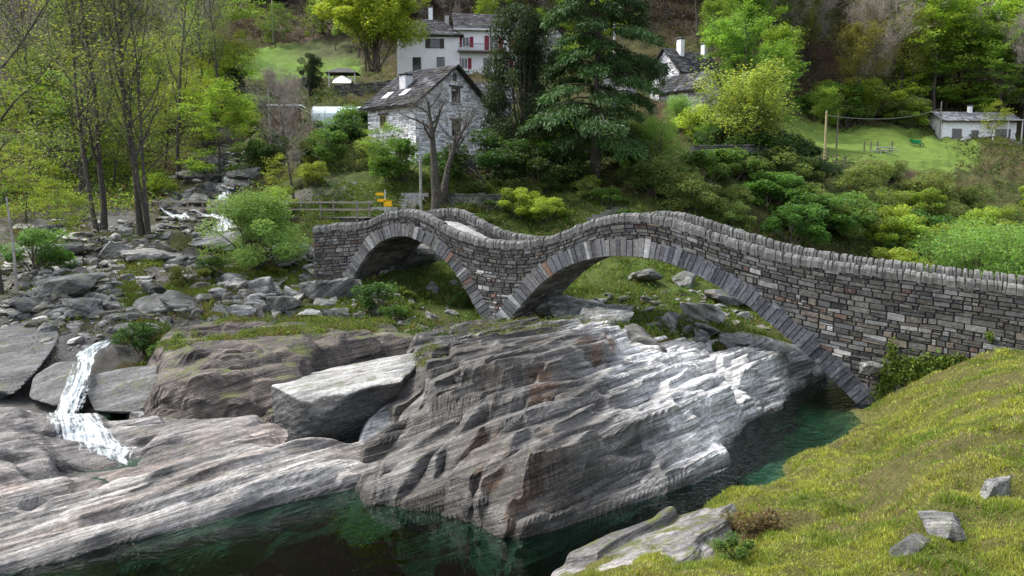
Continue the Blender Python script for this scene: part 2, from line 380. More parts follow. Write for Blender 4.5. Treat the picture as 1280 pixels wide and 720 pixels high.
def build_ground():
    u = np.concatenate([np.linspace(-900, -60, 60), np.arange(-50, 1340, 4.0), np.linspace(1350, 2200, 60)])
    d = np.concatenate([np.linspace(1.5, 9, 22)[:-1], np.exp(np.linspace(math.log(9), math.log(340), 470))])
    U, D = np.meshgrid(u, d, indexing='ij')
    X = (U - 640) / 1000 * D / 0.99
    Z = tz(X, D)
    nu, nd = U.shape
    idx = np.arange(nu * nd).reshape(nu, nd)
    q = np.stack([idx[:-1, :-1], idx[1:, :-1], idx[1:, 1:], idx[:-1, 1:]], -1).reshape(-1, 4)
    # colour zones
    moss = np.array([0.055, 0.075, 0.018]); grass = np.array([0.085, 0.12, 0.025]); litter = np.array([0.075, 0.05, 0.03]); rock = np.array([0.13, 0.125, 0.12])
    w = 0.5 + 0.5 * fbm(X * 0.13, D * 0.13, 0, 5, 4)
    col = litter * (1 - w[..., None]) + moss * w[..., None]
    def blend(col, k, c): k = np.clip(k, 0, 1)[..., None]; return col * (1 - k) + np.array(c) * k
    g = 0.6 * fbm(X * 0.3, D * 0.3, 0, 44, 3)
    col = blend(col, sstep(.3, .6, np.exp(-((U - 560) / 260) ** 2 - ((D - 50) / 14) ** 2) + g * .3), grass * 0.85)
    col = blend(col, sstep(.2, .5, np.exp(-((U - 800) / 200) ** 2 - ((D - 42) / 8) ** 2) + g * .3), grass * .9)
    rub = (1 - sstep(400, 480, U)) * sstep(15, 17, D) * (1 - sstep(52, 60, D))
    col = blend(col, rub * sstep(-.5, .0, fbm(X * .5, D * .5, 0, 77, 3)), rock * 1.05)
    col = blend(col, np.exp(-((U - 285 - (D - 62) * .1) / 28) ** 2) * sstep(50, 56, D) * (1 - sstep(78, 90, D)) * 1.4, rock * .45)
    col = blend(col, (sstep(640, 760, U) * (1 - sstep(28, 31, D))), np.array([0.125, 0.125, 0.035]))
    meadow = sstep(.35, .5, np.exp(-((U - 1090) / 125) ** 4 - ((D - 100) / 21) ** 4)); col = blend(col, meadow, (0.125, 0.19, 0.035))
    meadow = sstep(.35, .5, np.exp(-((U - 385) / 75) ** 4 - ((D - 117) / 17) ** 4)); col = blend(col, meadow, (0.12, 0.20, 0.035))
    pt = sstep(640, 760, U) * (1 - sstep(27, 30, D)) * sstep(.15, .55, fbm(X * .9, D * .9, 0, 64, 4)); col = blend(col, pt * .45, (.11, .085, .045))
    col = blend(col, sstep(112, 126, D) * sstep(330, 420, U) * (1 - sstep(840, 900, U)) * .7, (.062, .045, .042))
    col = blend(col, sstep(.1, -.3, Z) * (D < 60), (0.10, 0.15, 0.12)); col = blend(col, sstep(-.1, -.4, Z) * sstep(23, 27, D) * (D < 60), (0.10, 0.125, 0.09))
    o = mesh('ground', np.stack([X, D, Z], -1).reshape(-1, 3), q, M['ground'], smooth=True, col=col.reshape(-1, 3))
    tag(o, 'mossy and grassy valley slopes on both banks of the river', kind='structure')
build_ground()

# ------------------------------------------------------------------ the river: a closed body of clear green water
def water_mat():
    m, nt, out = newmat('river_water')
    pos = N(nt, 'ShaderNodeNewGeometry').outputs['Position']
    w1 = noise(nt, pos, 1.0, 2, 0.5, sc=(2.2, 3.4, 1), rot=(0, 0, -0.6)); w2 = noise(nt, pos, 3.5, 2, 0.5, sc=(1.0, 1.6, 1), rot=(0, 0, -0.6))
    sp = N(nt, 'ShaderNodeSeparateXYZ'); nt.links.new(pos, sp.inputs[0])
    k = ramp(nt, mth(nt, 'DIVIDE', mth(nt, 'SUBTRACT', mth(nt, 'ADD', sp.outputs[1], mth(nt, 'MULTIPLY', sp.outputs[0], 0.7)), 16.0), 20.0), [(0.1, 0.05), (0.45, 0.25), (0.75, 1.0)])
    h = mth(nt, 'MULTIPLY', mth(nt, 'ADD', w1, mth(nt, 'MULTIPLY', w2, 0.45)), k)
    bp = N(nt, 'ShaderNodeBump'); bp.inputs['Strength'].default_value = 1.0; bp.inputs['Distance'].default_value = 0.22; nt.links.new(h, bp.inputs['Height'])
    g = N(nt, 'ShaderNodeBsdfGlossy'); g.inputs['Roughness'].default_value = 0.04; nt.links.new(bp.outputs[0], g.inputs['Normal'])
    t = N(nt, 'ShaderNodeBsdfTransparent'); t.inputs[0].default_value = (0.62, 0.85, 0.74, 1)
    fr = N(nt, 'ShaderNodeFresnel'); fr.inputs[0].default_value = 1.33; nt.links.new(bp.outputs[0], fr.inputs['Normal'])
    mx = N(nt, 'ShaderNodeMixShader'); nt.links.new(fr.outputs[0], mx.inputs[0]); nt.links.new(t.outputs[0], mx.inputs[1]); nt.links.new(g.outputs[0], mx.inputs[2])
    nt.links.new(mx.outputs[0], out.inputs[0])
    va = N(nt, 'ShaderNodeVolumeAbsorption'); va.inputs[0].default_value = (0.14, 0.58, 0.42, 1); va.inputs[1].default_value = 0.7
    nt.links.new(va.outputs[0], out.inputs['Volume'])
    return m
b = MB(); b.box(-60, 110, 4.0, 64, -6, 0.0)
tag(b.build('river_water', water_mat()), 'dark green river water', kind='structure')

# ------------------------------------------------------------------ light, sky, camera
SUN_EL, SUN_AZ = R(55), R(-75)          # azimuth from +Y, negative = from the left
def build_light():
    w = bpy.data.worlds.new('World'); bpy.context.scene.world = w; w.use_nodes = True
    nt = w.node_tree; nt.nodes.clear()
    o = nt.nodes.new('ShaderNodeOutputWorld'); bg = nt.nodes.new('ShaderNodeBackground'); sk = nt.nodes.new('ShaderNodeTexSky')
    sk.sky_type = 'NISHITA'; sk.sun_disc = False; sk.sun_elevation = SUN_EL; sk.sun_rotation = SUN_AZ
    sk.dust_density = 3.0; sk.air_density = 1.0; sk.altitude = 400
    hs = nt.nodes.new('ShaderNodeHueSaturation'); hs.inputs['Saturation'].default_value = 0.45
    nt.links.new(sk.outputs[0], hs.inputs['Color']); nt.links.new(hs.outputs[0], bg.inputs[0]); bg.inputs[1].default_value = 0.15
    nt.links.new(bg.outputs[0], o.inputs[0])
    l = bpy.data.lights.new('sun', 'SUN'); l.energy = 2.0; l.angle = R(22); l.color = (1, 0.96, 0.9)
    lo = bpy.data.objects.new('sun', l); C.objects.link(lo)
    d = Vector((math.sin(SUN_AZ) * math.cos(SUN_EL), math.cos(SUN_AZ) * math.cos(SUN_EL), math.sin(SUN_EL)))
    lo.rotation_euler = d.to_track_quat('Z', 'Y').to_euler()
build_light()
cam = bpy.data.cameras.new('camera'); co = bpy.data.objects.new('camera', cam); C.objects.link(co)
cam.sensor_width = 36; cam.lens = 36 * F / 1280; cam.clip_start = 0.1; cam.clip_end = 3000
co.location = CAM; co.rotation_euler = (R(90) - PITCH, 0, 0)
sc = bpy.context.scene; sc.camera = co
sc.view_settings.view_transform = 'Standard'; sc.view_settings.look = 'None'; sc.view_settings.gamma = 1; sc.view_settings.exposure = 1.5
sc.cycles.max_bounces = 6; sc.cycles.transparent_max_bounces = 12
sc.cycles.use_denoising = True
# ------------------------------------------------------------------ the bridge
W = 4.0
_top = [PB(*p) for p in [(391, 283), (417, 279.3), (442, 278.2), (459, 275.5), (474, 268), (489, 263.4), (507, 261.6), (522, 263.4), (537.5, 271), (552.5, 279.4), (566, 286.5), (578.8, 291.3), (597.5, 296.8), (625, 300.7), (644, 301.3), (658, 300.5), (672.5, 298.2), (691, 293.5), (710, 286.3), (728.8, 277.8), (747.5, 271.3), (766, 267.9), (785, 266.3), (800, 266.3), (817.5, 268.2), (836, 272.7), (855, 279), (873.8, 285.6), (892.5, 292), (911, 297.8), (930, 303.2), (960, 311.3), (991, 318.4), (1010, 322.2), (1060, 330), (1110, 336.2), (1160, 342.6), (1210, 348.8), (1280, 357.5)]]
_tt = np.array([p[0] for p in _top]); _tzz = np.array([p[1] for p in _top])
_tt = np.append(_tt, [_tt[-1] + 4, _tt[-1] + 12]); _tzz = np.append(_tzz, [_tzz[-1] - .35, _tzz[-1] - .8])
_fine = np.linspace(_tt[0], _tt[-1], 900)
_fz = np.interp(_fine, _tt, _tzz)
_k = np.exp(-0.5 * (np.arange(-12, 13) / 5.0) ** 2); _k /= _k.sum()
_fz = np.convolve(np.pad(_fz, 12, 'edge'), _k, 'valid')
def btop(t): return np.interp(t, _fine, _fz)
_k2 = np.exp(-0.5 * (np.arange(-150, 151) / 55.0) ** 2); _k2 /= _k2.sum()
_gz = np.convolve(np.pad(_fz, 150, 'edge'), _k2, 'valid')
def bbed(t): return np.interp(t, _fine, _gz)
T0, T1 = float(_tt[0]), float(_tt[-1])
A2 = np.array([PB(*p) for p in [(628, 413), (630.4, 409.3), (641, 396.5), (653.3, 380.3), (665.6, 366.5), (677.8, 354.3), (690, 344), (703, 336), (717.5, 329.5), (740, 323.4), (757, 320.6), (778, 320), (798, 321.2), (817, 324.2), (836, 329), (858.8, 338), (885, 351.7), (911, 366), (932, 380), (960, 403), (985, 424), (1010, 445), (1031, 465), (1050, 484), (1069, 503), (1082, 518)]])
A1 = np.array([PB(*p) for p in [(437, 362), (440, 352.5), (445.6, 341), (455, 325.3), (466, 311), (477.5, 301.9), (492.5, 296.2), (502, 295.2), (511, 296), (524, 301.2), (539, 310), (552.5, 322), (567.5, 339), (577, 353.5), (588, 373), (600, 394), (606, 406)]])
def resamp(Q, step):
    s = np.concatenate([[0], np.cumsum(np.linalg.norm(np.diff(Q, axis=0), axis=1))])
    f = np.linspace(0, s[-1], 400); q = np.stack([np.interp(f, s, Q[:, 0]), np.interp(f, s, Q[:, 1])], 1)
    k = np.exp(-0.5 * (np.arange(-14, 15) / 6.0) ** 2); k /= k.sum()
    q2 = np.stack([np.convolve(np.pad(q[:, i], 14, 'reflect', reflect_type='odd'), k, 'valid') for i in (0, 1)], 1)
    s = np.concatenate([[0], np.cumsum(np.linalg.norm(np.diff(q2, axis=0), axis=1))])
    cuts = [0.0]
    while cuts[-1] < s[-1]: cuts.append(cuts[-1] + step * random.uniform(0.6, 1.45))
    cuts[-1] = s[-1]
    return np.stack([np.interp(cuts, s, q2[:, 0]), np.interp(cuts, s, q2[:, 1])], 1)
RING = {1: 0.66, 2: 0.74}
def offs(Q, r):
    T = np.gradient(Q, axis=0); T /= np.linalg.norm(T, axis=1)[:, None]
    return Q + np.stack([-T[:, 1], T[:, 0]], 1) * r
def curve_fn(Q, lo):
    o = np.argsort(Q[:, 0]); x, z = Q[o, 0], Q[o, 1]
    return lambda t: np.where((t < x[0]) | (t > x[-1]), lo, np.interp(t, x, z))
A1r, A2r = resamp(A1, .05), resamp(A2, .05)
int1, int2 = curve_fn(A1r, -50), curve_fn(A2r, -50)
ext1, ext2 = curve_fn(offs(A1r, .55), -50), curve_fn(offs(A2r, .60), -50)
def lowlim(t): return np.maximum(ext1(t), ext2(t))

GREY = [((0.080, 0.076, 0.070), 8), ((0.105, 0.10, 0.092), 8), ((0.052, 0.049, 0.046), 6), ((0.135, 0.13, 0.125), 4), ((0.095, 0.083, 0.068), 4), ((0.28, 0.28, 0.275), .7), ((0.085, 0.055, 0.045), .8), ((0.075, 0.076, 0.08), 2.5), ((0.24, 0.19, 0.12), .12)]
def pick(pal):
    r = random.random() * sum(w for _, w in pal)
    for c, w in pal:
        r -= w
        if r <= 0: return np.array(c) * random.uniform(0.6, 1.45)
    return np.array(pal[0][0])
def stone(mb, quad, w0, w1, bev, c, to3):
    """quad: 4 (t,z) corners anticlockwise; pushed from w0 to w1 (outwards), front face inset by bev"""
    q = np.array(quad, float); ce = q.mean(0)
    jit = np.random.default_rng(random.randrange(1 << 30)).uniform(-.35, .35, (4, 2)) * bev
    d = ce - q; L = np.linalg.norm(d, axis=1)[:, None] + 1e-6
    inn = q + d / L * np.minimum(bev * 1.5, L * 0.45) + jit
    mid = q + d / L * bev * .35
    V = [to3(a, b, w0) for a, b in q] + [to3(a, b, w0 + (w1 - w0) * .72) for a, b in mid] + [to3(a, b, w1 + random.uniform(-.35, .35) * bev * .6) for a, b in inn]
    Q = [(8, 9, 10, 11)] + [(i, (i + 1) % 4, 4 + (i + 1) % 4, 4 + i) for i in range(4)] + [(4 + i, 4 + (i + 1) % 4, 8 + (i + 1) % 4, 8 + i) for i in range(4)]
    mb.add(V, Q, c=c)

def build_bridge():
    root = empty('stone_bridge', BW(0, 0), label='old grey stone footbridge with two humped arches over the green river', cat='bridge')
    root.location = (0, 0, 0)
    near = lambda t, z, w: BW(t, z, -w)
    far = lambda t, z, w: BW(t, z, W + w)
    PH = 1.08                                           # depth of the parapet band below the coping top
    COP = 0.36
    # --- facing stones
    def facing(to3, seed, dark=1.0):
        random.seed(seed); mb = MB()
        v = 0.0; row = 0
        while v < 10.5:
            h = random.uniform(0.10, 0.23); t = T0 + random.uniform(-.3, 0)
            while t < T1:
                L = random.choice([random.uniform(.12, .3), random.uniform(.25, .6), random.uniform(.4, .85)]); t0, t1 = max(t, T0), min(t + L, T1); t += L
                if t1 - t0 < .1: continue
                tm = (t0 + t1) / 2
                if btop(tm) > 99: continue
                wv = [.05 * vn(x * .7, row * .61, 0, 3) for x in (t0, t1)]; zt = [bbed(x) + 2.0 - v + w_ for x, w_ in zip((t0, t1), wv)]; zb = [bbed(x) + 2.0 - v - h + .05 * vn(x * .7, (row + 1) * .61, 0, 3) for x in (t0, t1)]
                up = [btop(x) - PH - .02 for x in (t0, t1)]
                lo = [float(lowlim(x)) for x in (t0, t1)]
                if min(zt) < -1.0 or max(zb) > max(up): continue
                if random.random() < .10 and h < .2:    # a few broken into two
                    pass
                zt = [min(a, b) for a, b in zip(zt, up)]; zb = [max(a, b) for a, b in zip(zb, lo)]
                if min(zt[0] - zb[0], zt[1] - zb[1]) < .035:
                    if max(zt[0] - zb[0], zt[1] - zb[1]) < .06: continue
                    zb = [min(a, b - .01) for a, b in zip(zb, zt)]
                g = random.uniform(.006, .018)
                if h > .15 and random.random() < .25:                     # split into two thin stones
                    f_ = random.uniform(.35, .65); m0, m1 = zb[0] + (zt[0] - zb[0]) * f_, zb[1] + (zt[1] - zb[1]) * f_
                    if min(zt[0] - m0, zt[1] - m1, m0 - zb[0], m1 - zb[1]) > .05:
                        stone(mb, [(t0 + g, zb[0] + g), (t1 - g, zb[1] + g), (t1 - g, m1 - .006), (t0 + g, m0 - .006)], -.12, random.uniform(.0, .05), .02, pick(GREY), to3); zb = [m0, m1]
                c = pick(GREY)
                zmid = (zt[0] + zb[0]) / 2
                # pale, reddish stones around the pier and low on the right
                k = math.exp(-((tm + 1.4) / 2.6) ** 2) * (1 if zmid < btop(tm) - 1.5 else 0)
                if random.random() < k * .38: c = np.array(random.choice([(.48, .48, .47), (.42, .40, .38), (.20, .11, .09), (.33, .32, .31)])) * random.uniform(.8, 1.15)
                if tm > 7 and zmid < btop(tm) - 1.6 and random.random() < .34: c = np.array(random.choice([(.36, .34, .32), (.22, .21, .195), (.12, .075, .055), (.19, .185, .18), (.17, .14, .105), (.15, .125, .10)])) * random.uniform(.8, 1.2)
                stone(mb, [(t0 + g, zb[0] + g), (t1 - g, zb[1] + g), (t1 - g, zt[1] - g), (t0 + g, zt[0] - g)], -.12, random.uniform(.0, .05), .022, c * dark, to3)
            v += h; row += 1
        return mb
    facing(near, 5).build('near_spandrel_wall', M['masonry'], root)
    facing(far, 6).build('far_spandrel_wall', M['masonry'], root)
    # --- parapet band, courses that follow the curve, both faces
    def parapet(to_out, to_in, seed, name):
        random.seed(seed); mb = MB()
        for to3, band in ((to_out, PH), (to_in, .62)):
            v = COP - .02
            while v < band - .02:
                h = min(random.uniform(.10, .19), band - v); t = T0
                while t < T1 - .05:
                    L = random.uniform(.2, .65); t0, t1 = t, min(t + L, T1); t += L
                    z = [btop(x) - v for x in (t0, t1)]; g = .010
                    stone(mb, [(t0 + g, z[0] - h + g), (t1 - g, z[1] - h + g), (t1 - g, z[1] - g), (t0 + g, z[0] - g)], -.12, random.uniform(.005, .05), .02, pick(GREY) * .85, to3)
                v += h
        p = mb.build(name, M['masonry'], root)
        # coping: thin slabs set on edge across the wall
        mb = MB(); t = T0
        while t < T1:
            L = random.uniform(.08, .20); t0, t1 = t, min(t + L, T1); t += L
            if t1 - t0 < .06: continue
            dz = .03 * vn(t * .9, 3.1, 0, 8) + random.uniform(-.028, .028); z0 = btop(t0) + dz; z1 = btop(t1) + dz; lean = random.uniform(-.06, .06)
            c = np.array((.13, .128, .12)) * random.uniform(.65, 1.35)
            sec = [(-.05, -COP), (-.07, -.12), (-.02, -.03), (.12, .0), (.33, .0), (.47, -.03), (.52, -.12), (.50, -COP)]
            V = []
            for (tt, zz) in ((t0 + .004, z0), (t0 + .025, z0 + .010), (t1 - .025, z1 + .010), (t1 - .004, z1)):
                edge = tt in (t0 + .004, t1 - .004)
                for w, dzz in sec:
                    s_ = .93 if edge else 1.0
                    V.append(to_out(tt + lean * (1 + dzz / COP), zz + dzz * (1 if dzz < -.2 else s_) - (.02 if edge and dzz > -.2 else 0), -(w * s_ + random.uniform(-.008, .008))))
            Q = [(a * 8 + i, a * 8 + (i + 1) % 8, (a + 1) * 8 + (i + 1) % 8, (a + 1) * 8 + i) for a in range(3) for i in range(8)]
            Q += [(0, 1, 6, 7), (1, 2, 5, 6), (2, 3, 4, 5), (24, 25, 30, 31), (25, 26, 29, 30), (26, 27, 28, 29)]
            mb.add(V, Q, c=c)
        mb.build('coping', M['masonry'], p)
    parapet(near, lambda t, z, w: BW(t, z, .45 + w), 21, 'near_parapet')
    parapet(far, lambda t, z, w: BW(t, z, W - .45 - w), 22, 'far_parapet')
    # --- solid cores behind the facings (dark mortar), deck and vaults
    ts = np.unique(np.concatenate([np.linspace(T0, T1, 420), A1r[::3, 0], A2r[::3, 0]]))
    lo = np.maximum(int1(ts), int2(ts)); lo = np.where(lo < -20, -1.2, lo + .03)
    hi = btop(ts)
    core = MB()
    def strip(zb, zt, w0, w1, c):
        n = len(ts); V = []
        for t, a, b_ in zip(ts, zb, zt):
            V += [BW(t, a, w0), BW(t, b_, w0), BW(t, b_, w1), BW(t, a, w1)]
        i = np.arange(n - 1)[:, None] * 4; j = np.arange(4)[None]
        q = np.stack([i + j, i + (j + 1) % 4, i + 4 + (j + 1) % 4, i + 4 + j], -1).reshape(-1, 4)
        q = np.concatenate([q, [[0, 1, 2, 3], [4 * n - 4, 4 * n - 1, 4 * n - 2, 4 * n - 3]]])
        core.add(V, q, c=c)
    mort = (.035, .033, .031)
    strip(lo, hi - COP + .0, .05, .44, mort); strip(lo, hi - COP, W - .44, W - .05, mort)
    core.build('mortar_core', M['masonry'], root)
    core = MB(); strip(lo + .05, hi - .72, .45, W - .45, (.06, .058, .055)); core.build('fill', M['masonry'], root)
    # deck of flagstones
    random.seed(9); mb = MB(); t = T0
    while t < T1:
        L = random.uniform(.35, .7); w = .40
        while w < W - .42:
            ww = random.uniform(.5, 1.1); w1 = min(w + ww, W - .40)
            z0, z1 = btop(t) - .66, btop(min(t + L, T1)) - .66
            to3 = lambda a, b_, q, z0=z0, z1=z1, t=t, L=L: BW(a, z0 + (z1 - z0) * (a - t) / L + q, b_)
            stone(mb, [(t + .01, w + .01), (t + L - .01, w + .01), (t + L - .01, w1 - .01), (t + .01, w1 - .01)], -.08, random.uniform(0, .02), .015, np.array((.36, .35, .33)) * random.uniform(.75, 1.15), to3)
            w = w1
        t += L
    mb.build('deck', M['masonry'], root)
    # end faces of the left abutment
    random.seed(10); mb = MB(); z = -1.0
    while z < btop(T0) - COP - .05:
        h = random.uniform(.13, .24); w = -.02
        while w < W:
            L = random.uniform(.25, .7); w1 = min(w + L, W)
            zt = min(z + h, float(btop(T0)) - COP)
            if .5 < (w + w1) / 2 < W - .5 and zt > btop(T0) - .7: w = w1; continue
            stone(mb, [(w + .01, z + .01), (w1 - .01, z + .01), (w1 - .01, zt - .01), (w + .01, zt - .01)], -.1, random.uniform(.0, .04), .02, pick(GREY), lambda a, b_, q: BW(T0 - q, b_, a)) if w1 - w > .05 else None
            w = w1
        z += h
    mb.build('abutment_end_wall', M['masonry'], root)
    # arches
    for k, A in ((1, A1), (2, A2)):
        for side, to3 in (('near', near), ('far', far)):
            random.seed(30 + k); mb = MB(); Q = resamp(A, .21 if k == 2 else .19); O = offs(Q, 1.0) - Q
            for i in range(len(Q) - 1):
                r = RING[k] * random.uniform(.9, 1.1)
                a, b_ = Q[i], Q[i + 1]; oa, ob = O[i] * r, O[i + 1] * r; e = (b_ - a) * .03
                c = np.array(random.choice([(.10, .104, .112), (.14, .14, .145), (.075, .075, .08), (.16, .156, .15), (.10, .095, .095), (.12, .118, .12)])) * random.uniform(.8, 1.25)
                if random.random() < .06: c = np.array((.32, .32, .32)) * random.uniform(.8, 1.1)
                if random.random() < .05: c = np.array((.16, .10, .07))
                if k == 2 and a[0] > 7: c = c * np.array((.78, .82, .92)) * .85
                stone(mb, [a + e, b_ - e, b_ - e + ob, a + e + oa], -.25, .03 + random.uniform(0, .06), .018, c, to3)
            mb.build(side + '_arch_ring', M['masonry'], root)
        # vault: courses of long stones laid across the width
        random.seed(50 + k); mb = MB(); Q = resamp(A, .24); O = offs(Q, 1.0) - Q
        for i in range(len(Q) - 1):
            w = .0
            while w < W - .01:
                L = random.uniform(.35, 1.0); w1 = min(w + L, W)
                if w1 - w > .05:
                    a, b_ = Q[i], Q[i + 1]; o = O[i]
                    def to3(u, s, q, a=a, b_=b_, o=o):
                        p = a + (b_ - a) * s - o * q; return BW(p[0], p[1], u)
                    stone(mb, [(w + .008, .03), (w1 - .008, .03), (w1 - .008, .97), (w + .008, .97)], -.12, random.uniform(-.035, .015), .012, pick(GREY) * .9, to3)
                w = w1
        mb.build('vault', M['masonry'], root)
build_bridge()
# ------------------------------------------------------------------ bedrock: layered outcrops
def tps(pts, z, xq):
    def U_(r2): return np.where(r2 > 1e-12, r2 * np.log(r2 + 1e-12), 0)
    n = len(pts); K = U_(((pts[:, None] - pts[None]) ** 2).sum(-1)) + np.eye(n) * .6
    Pm = np.hstack([np.ones((n, 1)), pts]); A = np.zeros((n + 3, n + 3)); A[:n, :n] = K; A[:n, n:] = Pm; A[n:, :n] = Pm.T
    s = np.linalg.solve(A, np.concatenate([z, np.zeros(3)]))
    out = np.zeros(len(xq))
    for a in range(0, len(xq), 20000):
        q = xq[a:a + 20000]; out[a:a + 20000] = U_(((q[:, None] - pts[None]) ** 2).sum(-1)) @ s[:n] + s[n] + q @ s[n + 1:]
    return out
def sdist(poly, x):
    n = len(poly); d = np.full(len(x), 1e9); ins = np.zeros(len(x), bool)
    for i in range(n):
        a, b_ = poly[i], poly[(i + 1) % n]; e = b_ - a; w = x - a
        t = np.clip((w @ e) / (e @ e), 0, 1); d = np.minimum(d, np.linalg.norm(w - t[:, None] * e, axis=1))
        c = ((a[1] > x[:, 1]) != (b_[1] > x[:, 1])) & (x[:, 0] < (b_[0] - a[0]) * (x[:, 1] - a[1]) / (b_[1] - a[1] + 1e-12) + a[0])
        ins ^= c
    return np.where(ins, d, -d)
def bedrock(name, label, cat, outline, ctrl, seed, mat, res=.05, th=(.12, .42), col=(.22, .215, .21), dip=R(18), strike=STRIKE, rough=1.0, edge=2.2, colf=None, warp=.15, joints=1.0, skirt=.6, grain=1.0, plates=1.6, plen=3.2, pwid=.95, pup=1.0, amtk=1.0, fold=0.0, jfreq=.6, facets=()):
    rg = np.random.default_rng(seed)
    def pt(e): return PZ(e[0], e[1], e[2]) if len(e) == 3 else P(e[0], e[1], e[3])
    O = np.array([pt(e) for e in outline]); K = np.array([pt(e) for e in ctrl])
    allp = np.vstack([O, K]); base = O[:, :2].mean(0)
    su = np.array([math.cos(strike), math.sin(strike)]); dv = np.array([math.sin(strike), -math.cos(strike)])
    loc = lambda p: np.stack([(p[:, :2] - base) @ su, (p[:, :2] - base) @ dv], 1)
    lo, la = loc(O), loc(allp)
    mn, mx = lo.min(0) - skirt, lo.max(0) + skirt
    gx = np.arange(mn[0], mx[0], res * 1.25); gy = np.arange(mn[1], mx[1], res)
    A, B = np.meshgrid(gx, gy, indexing='ij'); q = np.stack([A.ravel(), B.ravel()], 1)
    jx = fbm(q[:, 0] * .9, q[:, 1] * .9, 0, seed + 70, 2, .35) * .38
    jy = fbm(q[:, 0] * .9, q[:, 1] * .9, 3, seed + 71, 2, .35) * .38
    sd = sdist(lo, q + np.stack([jx, jy], 1) * .8)
    E = tps(la, allp[:, 2], q)
    E = E - np.clip(-sd, 0, 9) ** 1.15 * edge
    W2 = base + q[:, :1] * su + q[:, 1:] * dv; X, Y = W2[:, 0], W2[:, 1]
    E = E + rough * (fbm(q[:, 0] * .28, q[:, 1] * .6, 0, seed + 1, 3, .4) * .22)
    td = math.tan(dip)
    # large broken faces: planes laid over the smooth core
    if facets:
        E = E - .3 * sstep(0, .8, sd)
        for fi, fc in enumerate(facets):
            Fp = np.array([PZ(*e) for e in fc]); fl = loc(Fp); A_ = np.c_[fl, np.ones(len(fl))]; co_, *_ = np.linalg.lstsq(A_, Fp[:, 2], rcond=None)
            wob = np.stack([fbm(q[:, 0] * .7, q[:, 1] * .7, 5, seed + 80 + fi, 2, .3), fbm(q[:, 0] * .7, q[:, 1] * .7, 9, seed + 90 + fi, 2, .3)], 1) * .16
            ds = sdist(fl, q + wob); pl = q @ co_[:2] + co_[2] + .10 * fbm(q[:, 0] * .4, q[:, 1] * .4, 0, seed + 60 + fi, 3)
            m_ = sstep(-.04, res * 4, ds); E = np.where(ds > -.04, np.maximum(E, E * (1 - m_) + pl * m_), E)
    # distorted coordinates keep the block edges from being ruler-straight
    qa = q[:, 0] + fbm(q[:, 0] * .5, q[:, 1] * .5, 0, seed + 5, 2, .35) * .24
    qb = q[:, 1] + fbm(q[:, 0] * .35, q[:, 1] * .9, 0, seed + 6, 2, .3) * .15 + fbm(q[:, 0] * .12, q[:, 1] * .12, 0, seed + 7, 2) * .5
    cb_ = np.floor(qb * jfreq); cell = _h(np.floor(qa * jfreq * .8 + cb_ * .37), cb_, np.zeros(len(q)), seed + 8)
    sp_ = lambda x: np.log1p(np.exp(np.clip(x, -30, 30)))
    gb = qb * td if not fold else td * (.10 * qb + .90 * sp_((qb + fold) * 1.3) / 1.3)
    bl = np.exp(-.5 * (np.arange(-4, 5) / 1.7) ** 2); bl /= bl.sum(); cg = cell.reshape(A.shape)
    cg = np.apply_along_axis(lambda r: np.convolve(np.pad(r, 4, 'edge'), bl, 'valid'), 0, cg); cg = np.apply_along_axis(lambda r: np.convolve(np.pad(r, 4, 'edge'), bl, 'valid'), 1, cg); cell_s = cg.ravel()
    s = E + gb + warp * fbm(q[:, 0] * .14, q[:, 1] * .3, 0, seed + 2, 3) + joints * (cell_s - .5) * .3
    bks = [s.min() - 1]
    while bks[-1] < s.max() + 1: bks.append(bks[-1] + rg.uniform(*th) * rg.choice([.35, .6, 1.0, 1.9]))
    bks = np.array(bks); k = np.clip(np.searchsorted(bks, s) - 1, 0, len(bks) - 2); T = bks[k + 1] - bks[k]; f = (s - bks[k]) / T
    gs_ = np.gradient(s.reshape(A.shape), res * 1.25, res); gm = np.clip(np.hypot(*gs_).ravel(), .1, 1.6); rw = np.clip(3.0 * res * gm / T, .08, .34)
    sh = .15 * f + .85 * sstep(.5 - rw, .5 + rw, f)
    nsub = 4.0 / np.mean(th); f2 = s * nsub; ff = f2 - np.floor(f2); sub = (np.floor(f2) + sstep(.3, .7, ff)) / nsub - s
    amt = np.clip(.75 + .75 * fbm(q[:, 0] * .3, q[:, 1] * .35, 0, seed + 9, 3), .15, 1.1)
    Z = E + (bks[k] + T * sh - s) * amt * amtk + sub * .8 * grain
    lay = hsh((k + (cell * 3).astype(int) * 7).astype(int), seed)
    crack = (hsh(k, seed + 40) > .45) * np.exp(-((f - .30) / .07) ** 2) * np.clip(T * 1.3, .1, .4) * sstep(-.3, .3, fbm(q[:, 0] * .4, q[:, 1] * .5, 0, seed + 41, 3))
    Z = Z - crack * .6 * grain
    # slabs: long blocks split along the strike, lying on the bedding, their broken ends standing proud
    Zs = Z.reshape(A.shape); Es = E.reshape(A.shape); QA = qa.reshape(A.shape); QB = qb.reshape(A.shape); LS = lay.reshape(A.shape)
    area = (mx[0] - mn[0]) * (mx[1] - mn[1])
    for _ in range(int(area * plates)):
        L = plen * rg.uniform(.35, 1.3); B_ = pwid * rg.uniform(.3, 1.4); ca, cb = rg.uniform(mn[0], mx[0]), rg.uniform(mn[1], mx[1])
        i0, i1 = [int(np.clip((v - gx[0]) / (res * 1.25), 0, len(gx))) for v in (ca - L - .5, ca + L + .5)]
        j0, j1 = [int(np.clip((v - gy[0]) / res, 0, len(gy))) for v in (cb - B_ - L * .3 - .5, cb + B_ + L * .3 + .5)]
        if i1 - i0 < 3 or j1 - j0 < 3: continue
        an = rg.normal(0, .10); sk = rg.uniform(-.6, .6); x_ = QA[i0:i1, j0:j1] - ca; y_ = QB[i0:i1, j0:j1] - cb
